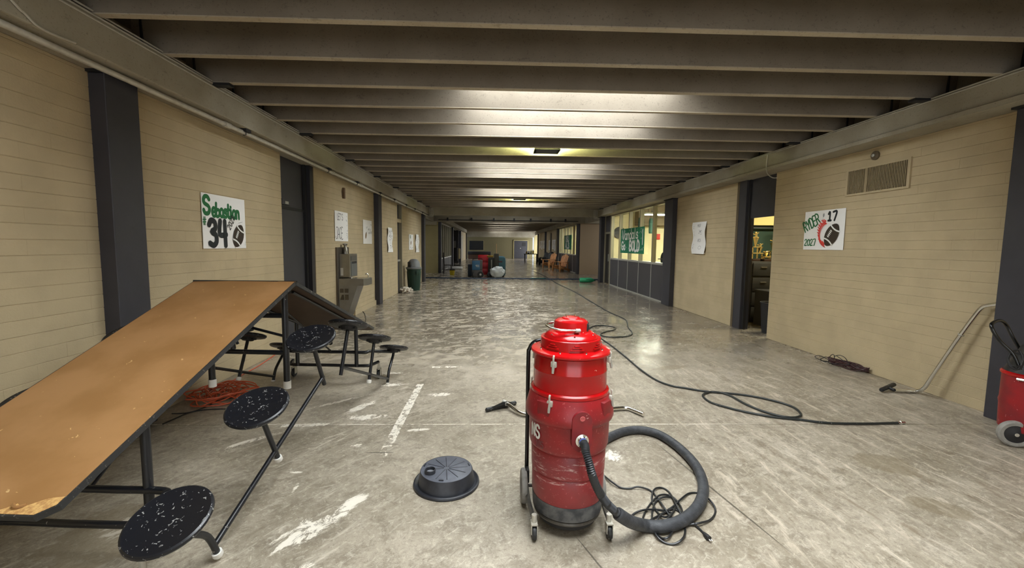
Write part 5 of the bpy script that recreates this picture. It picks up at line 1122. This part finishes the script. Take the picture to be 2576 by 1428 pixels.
MB().bb((-.5, -.1, .95), (-.2, .2, 1.05), .02).build('yellow_top', M('yellow_box', (150, 118, 30), .6), t)
b = MB(); bmx = bmesh.new(); bmesh.ops.create_icosphere(bmx, subdivisions=4, radius=1)
for v_ in bmx.verts:
    n_ = noise.noise(v_.co*1.9)*.22+noise.noise(v_.co*5)*.12; v_.co = V((v_.co.x*.35*(1+n_), v_.co.y*.2*(1+n_), max(v_.co.z, -.85)*.27*(1+n_)))
bmx.verts.index_update(); b.add([v_.co.copy() for v_ in bmx.verts], [[v_.index for v_ in f_.verts] for f_ in bmx.faces]); bmx.free()
zmin = min(p[2] for p in b.v); o = b.build('plastic_bag', M('translucent_bag', (206, 212, 214), .35), loc=(.2, 20.35, -zmin)); tag(o, 'filled white plastic bag leaning on the teal scrubber', 'bag')
t = thing('work_light', 'black round lamp head lying beside the white bag', 'lamp', (-.2, 20.5, 0))
MB().lathe([(.04, -.08), (.1, -.05), (.13, .04), (.13, .07)], (0, 0, .13), 20, axis_mat((.5, -1, .4))).build('head', DARK, t); MB().tube([(-.12, 0, .01), (.12, 0, .01)], .012, 8).build('stand', DARK, t); MB().tube([(0, 0, .01), (0, 0, .1)], .012, 8).build('neck', DARK, t)
t = thing('mop_bucket', 'small yellow bucket with dark wringer by the dark wooden chair', 'bucket', (-2.13, 21.85, 0))
MB().lathe([(.11, 0), (.14, .24), (.15, .25)], n=20).build('pail', M('bucket_yellow', (170, 150, 24), .5), t); MB().bb((-.12, -.1, .25), (.14, .1, .31), .01).build('wringer', DARK, t); MB().tube(spline([(-.13, 0, .24), (-.05, -.05, .33), (.1, -.05, .33), (.13, 0, .24)], 4), .006, 6).build('bail', DARK, t)

def xchair(loc, rz, label):
    t = thing('dining_chair', label, 'chair', loc, rz); W = M('dark_chair_wood', (34, 28, 26), .5)
    MB().bb((-.22, -.22, .44), (.22, .22, .475), .01).build('seat', W, t)
    for sx, sy, zt in ((-.2, .2, .44), (.2, .2, .44), (-.2, -.2, 1.1), (.2, -.2, 1.1)): MB().tube([(sx, sy*1.1, 0), (sx, sy, .44), (sx, sy*(1.12 if zt > 1 else 1), zt)], .02, 8).build('leg', W, t)
    MB().bb((-.22, -.24, 1.04), (.22, -.21, 1.14), .01).build('top_rail', W, t); MB().bb((-.2, -.22, .58), (.2, -.2, .62)).build('lower_rail', W, t)
    for s in (1, -1): MB().tube([(-.19*s, -.22, .61), (.19*s, -.225, 1.05)], .014, 6).build('cross_slat', W, t)
    for a in ((-.2, .2, .2, .2), (-.2, -.2, -.2, .2), (.2, -.2, .2, .2)): MB().tube([(a[0], a[1], .2), (a[2], a[3], .2)], .011, 6).build('stretcher', W, t)
xchair((-2.50, 23.1, 0), -1.35, 'dark wooden cross-back chair beside the yellow bucket')
def adirondack(loc, rz, label, rgb):
    t = thing('adirondack_chair', label, 'chair', loc, rz, group=None); W = M('deck_wood_%d' % rgb[0], rgb, .6, var=.25, vscale=7)
    for i in range(5):
        x = -.24+i*.12; h = 1.05-.05*abs(i-2)*1.3; rot = Matrix.Rotation(-.38, 3, 'X')
        MB().box((x, .34, .32+h*.33), (.105, .02, h*.78), rot, .005).build('back_slat', W, t)
    for i in range(6): MB().box((0, -.25+i*.09, .37-i*.02), (.56, .08, .02), None, .004).build('seat_slat', W, t)
    for s in (-1, 1):
        MB().bb((s*.31-.02, -.36, 0), (s*.31+.02, -.24, .56), .005).build('front_leg', W, t); MB().box((s*.28, .12, .17), (.03, 1.0, .13), Matrix.Rotation(-.26, 3, 'X'), .005).build('side_rail', W, t)
        MB().bb((s*.35-.07, -.42, .56), (s*.35+.07, .38, .585), .006).build('armrest', W, t); MB().bb((s*.33-.02, .3, .1), (s*.33+.02, .36, .56)).build('rear_post', W, t)
    MB().bb((-.35, .32, .50), (.35, .36, .56)).build('back_rail', W, t)
    return t
adirondack((4.12, 26.1, 0), -.95, 'orange-brown slatted lounge chair, nearest by the right storefront', (206, 146, 96))
adirondack((4.0, 30.3, 0), -.95, 'orange-brown slatted lounge chair behind the nearest one', (206, 146, 96))
adirondack((4.05, 33.6, 0), -1.2, 'black slatted lounge chair behind the brown ones', (30, 32, 34))
adirondack((4.1, 36.0, 0), -1.2, 'black slatted lounge chair farthest down the right side', (30, 32, 34))
t = thing('grey_barrel', 'grey rounded bin next to the far brown lounge chair', 'bin', (4.4, 31.8, 0)); MB().lathe([(.2, 0), (.28, .6), (.26, .9), (.12, 1.05)], n=20).build('body', M('bin_grey', (82, 84, 84), .6), t); MB().lathe([(.13, 1.04), (.1, 1.1), (.02, 1.12)], n=20).build('lid', DARK, t)
t = thing('side_table', 'black table with clutter at the far end of the corridor', 'table', (3.75, 42.5, 0)); MB().bb((-.7, -.4, .7), (.7, .4, .75)).build('top', DARK, t)
for sx in (-.6, .6):
    for sy in (-.3, .3): MB().bb((sx-.03, sy-.03, 0), (sx+.03, sy+.03, .7)).build('leg', DARK, t)
t = thing('helmet', 'white ball-like helmet on the far black table', 'helmet', (3.52, 42.62, .75)); MB().lathe([(.12, 0), (.15, .1), (.13, .22), (.07, .29), (.001, .3)], n=20).build('shell', MATS['white_shell'], t); MB().bb((-.1, -.17, .02), (.1, -.1, .1)).build('face_bar', DARK, t)
for i, (x, h, c_) in enumerate(((3.3, .3, (120, 100, 40)), (3.75, .35, (50, 60, 40)), (3.95, .42, (150, 130, 60)))):
    o = MB().lathe([(.07, 0), (.07, h*.7), (.03, h*.8), (.03, h)], n=14).build('bottle', M('bottle_%d' % i, c_, .4), loc=(x, 42.35, .75)); tag(o, ['dull gold bottle at the left of the far black table', 'dark olive bottle in the middle of the far black table', 'tall tan bottle at the right of the far black table'][i], 'bottle')

# second half storefronts
storefront(2, 4.74, 24.2, 30.6, 6, 1.05)
for n, a, b, mt in (('wall_room_far', (4.9, 30.7, 0), (9, 30.9, 3), CREAM), ('wall_room_side', (9, 23.6, 0), (9.2, 30.9, 3), CREAM), ('ceiling_room', (4.9, 23.6, 3.0), (9.2, 30.9, 3.1), CREAM)): plainbox(n, a, b, mt)
for y in (25.6, 28.6):
    t = thing('ceiling_light', 'bright ceiling light in the room behind the second storefront', 'ceiling light', (6.2, y, 2.98), group='lights behind the second storefront'); MB().bb((-.5, -.12, -.06), (.5, .12, 0)).build('housing', WHITEP, t); MB().bb((-.46, -.1, -.08), (.46, .1, -.06)).build('tube', MATS['gym_tube'], t)
poster('banner', 'green banner with white letters hung in the second storefront', (28.3, 25.7, 1.35, 2.25), -1, lambda w_, h: [('s', text_strokes('ISU', w_*.15, h*.56, h*.34, .3, 2.2), .12, WHITEI, 'white_lettering'), ('s', text_strokes('ALS', w_*.18, h*.1, h*.34, .3, 2.0), .12, WHITEI, 'white_lettering')], cat='banner', mat=BAN)
storefront(3, -3.05, 23.7, 30.7, 6, .75, sx=1, panel=CHAR2)
for n, a, b, mt in (('wall_office_far', (-7, 30.7, 0), (-3.2, 30.9, 3), M('office_beige', (150, 140, 118), .8)), ('wall_office_side', (-7.2, 23.6, 0), (-7, 30.9, 3), MATS['office_beige'])): plainbox(n, a, b, mt)
t = thing('ceiling_light', 'white light in the glazed office left of the second half', 'ceiling light', (-5.2, 27.5, 2.98)); MB().bb((-.5, -.2, -.06), (.5, .2, 0)).build('housing', WHITEP, t); MB().bb((-.46, -.16, -.08), (.46, .16, -.06)).build('tube', E('office_tube', (1, 1, .95), 25.0), t); plainbox('ceiling_office', (-7.2, 23.6, 2.98), (-3.05, 37, 3.1), WALLP2)
d = bpy.data.objects.new('door_5', None); COL.objects.link(d); struct(d)
B = lambda n, a, b, mt: MB().bb(a, b).build(n, mt, d, smooth=False)
B('door_leaf', (-4.05, 36.9, .02), (-3.12, 36.95, 2.26), CHAR); B('glass_strip', (-3.45, 36.88, .5), (-3.28, 36.9, 1.9), M('strip_glass', (130, 128, 122), .3)); B('closer', (-3.85, 36.84, 2.18), (-3.5, 36.9, 2.26), ALUL)
for x in (-5.2, -4.6, -4.1): B('transom_panel', (x, 36.9, 2.34), (x+.4, 36.95, ZB), MATS['office_beige'])
for x in (-5.3, -4.7): B('mullion', (x, 36.85, 0), (x+.1, 36.95, ZB), ALU)
o = plainbox('window_4', (-3.08, 38.6, .9), (-3.03, 40.2, 2.4), ALUL); o = plainbox('window_5', (-3.08, 40.8, .3), (-3.03, 41.6, 2.5), ALUL)
t = thing('coat_rack', 'black rack with dark and cream coats at the left far storefront', 'rack', (-2.75, 32.0, 0)); MB().bb((-.25, -.2, 0), (.25, .2, .05)).build('base', DARK, t)
for sx in (-.2, .2): MB().tube([(sx, 0, 0), (sx, 0, 1.25)], .02, 8).build('post', DARK, t)
MB().bb((-.24, -.12, .35), (.05, .12, 1.35), .05).build('dark_coat', DARK, t); MB().bb((.08, -.1, .5), (.24, .1, 1.3), .05).build('cream_coat', M('cream_cloth', (190, 176, 140), .8), t)
t = thing('cushion', 'white cushion lying on the floor left of the dehumidifier', 'cushion', (-2.45, 27.3, 0)); MB().bb((-.45, -.3, 0), (.45, .3, .16), .07).build('pillow', M('cushion_white', (200, 198, 194), .8), t)
pY = [(33.0, 32.3), (34.0, 33.3), (36.2, 35.5), (40.2, 39.4), (41.8, 41.0), (43.2, 42.4)]
for i, (a, b) in enumerate(pY):
    poster('wall_poster', ['pale poster nearest the lounge chairs on the far right wall', 'second pale poster along the far right wall', 'third pale poster, just before the farther column', 'first pale poster past the farther right column', 'second pale poster past the farther right column', 'last pale poster on the far right wall'][i], (a, b, 1.2+.1*(i % 2), 2.05), -1, lambda w_, h: [scribble(w_, h, 10, .1, GREYI, 30+i)], wave=.02)
for Y in (34.7,): o = plainbox('window_6', (4.70, Y, .8), (4.74, Y+.5, 2.6), CHAR); 
# far wall
t = thing('television', 'large black screen mounted on the far end wall', 'television', (-2.09, 51.5, 1.53)); MB().bb((-.9, -.06, -.6), (.9, 0, .6), .01).build('frame', WALLP2, t); MB().bb((-.86, -.075, -.56), (.86, -.06, .56)).build('screen', M('screen_black', (14, 15, 16), .25), t)
d = bpy.data.objects.new('door_6', None); COL.objects.link(d); struct(d)
B = lambda n, a, b, mt: MB().bb(a, b).build(n, mt, d, smooth=False)
B('door_leaf', (2.48, 51.42, .02), (4.1, 51.46, 2.15), CHAR); B('frame_rail', (2.38, 51.4, 2.15), (4.2, 51.5, 2.25), WALLP2); B('frame_stile', (2.38, 51.4, 0), (2.48, 51.5, 2.2), WALLP2); B('frame_stile', (4.1, 51.4, 0), (4.2, 51.5, 2.2), WALLP2); B('window_pane', (3.45, 51.4, 1.5), (3.9, 51.42, 1.95), DARK); B('door_knob', (3.2, 51.36, 1.2), (3.3, 51.42, 1.28), ALUL)
t = thing('dark_bench', 'long dark bench with clutter along the far wall under the screen', 'bench', (-1.6, 48.0, 0)); MB().bb((-1.3, -.3, .5), (1.3, .3, .85), .05).build('seat', DARK, t); MB().bb((-1.25, -.25, 0), (1.25, .25, .5)).build('base', M('brown_crate', (80, 56, 40), .7), t)
t = thing('broom', 'broom leaning upright against the far wall', 'broom', (.35, 50.9, 0)); MB().tube([(0, 0, .25), (-.02, .4, 1.75)], .03, 8).build('stick', M('broom_wood', (150, 110, 60), .6), t); MB().bb((-.18, -.06, 0), (.18, .06, .28), .02).build('bristles', M('broom_brown', (120, 80, 40), .8), t)
# exterior glazed door at the far right corner: daylight comes in here
d = struct(MB().bb((5.9, 45.2, 0), (5.95, 51.5, 2.6)).build('window_7', E('outdoor_daylight', (.95, .98, 1.0), 7.0), smooth=False))
plainbox('wall_far_side', (6.0, 44.5, 0), (6.2, 51.8, 3.4)); plainbox('wall_far_side', (-14.2, 44.5, 0), (-14, 52, 3.4))
plainbox('ceiling_far', (4.9, 44.3, 2.9), (6.2, 52, 3.1), BEAM); plainbox('wall_far_side', (4.9, 51.5, 0), (6.2, 51.8, 3.0), WALLP2)
plainbox('wall_far_side', (5.0, 44.3, 0), (6.2, 44.5, 3.0), WALLP2)
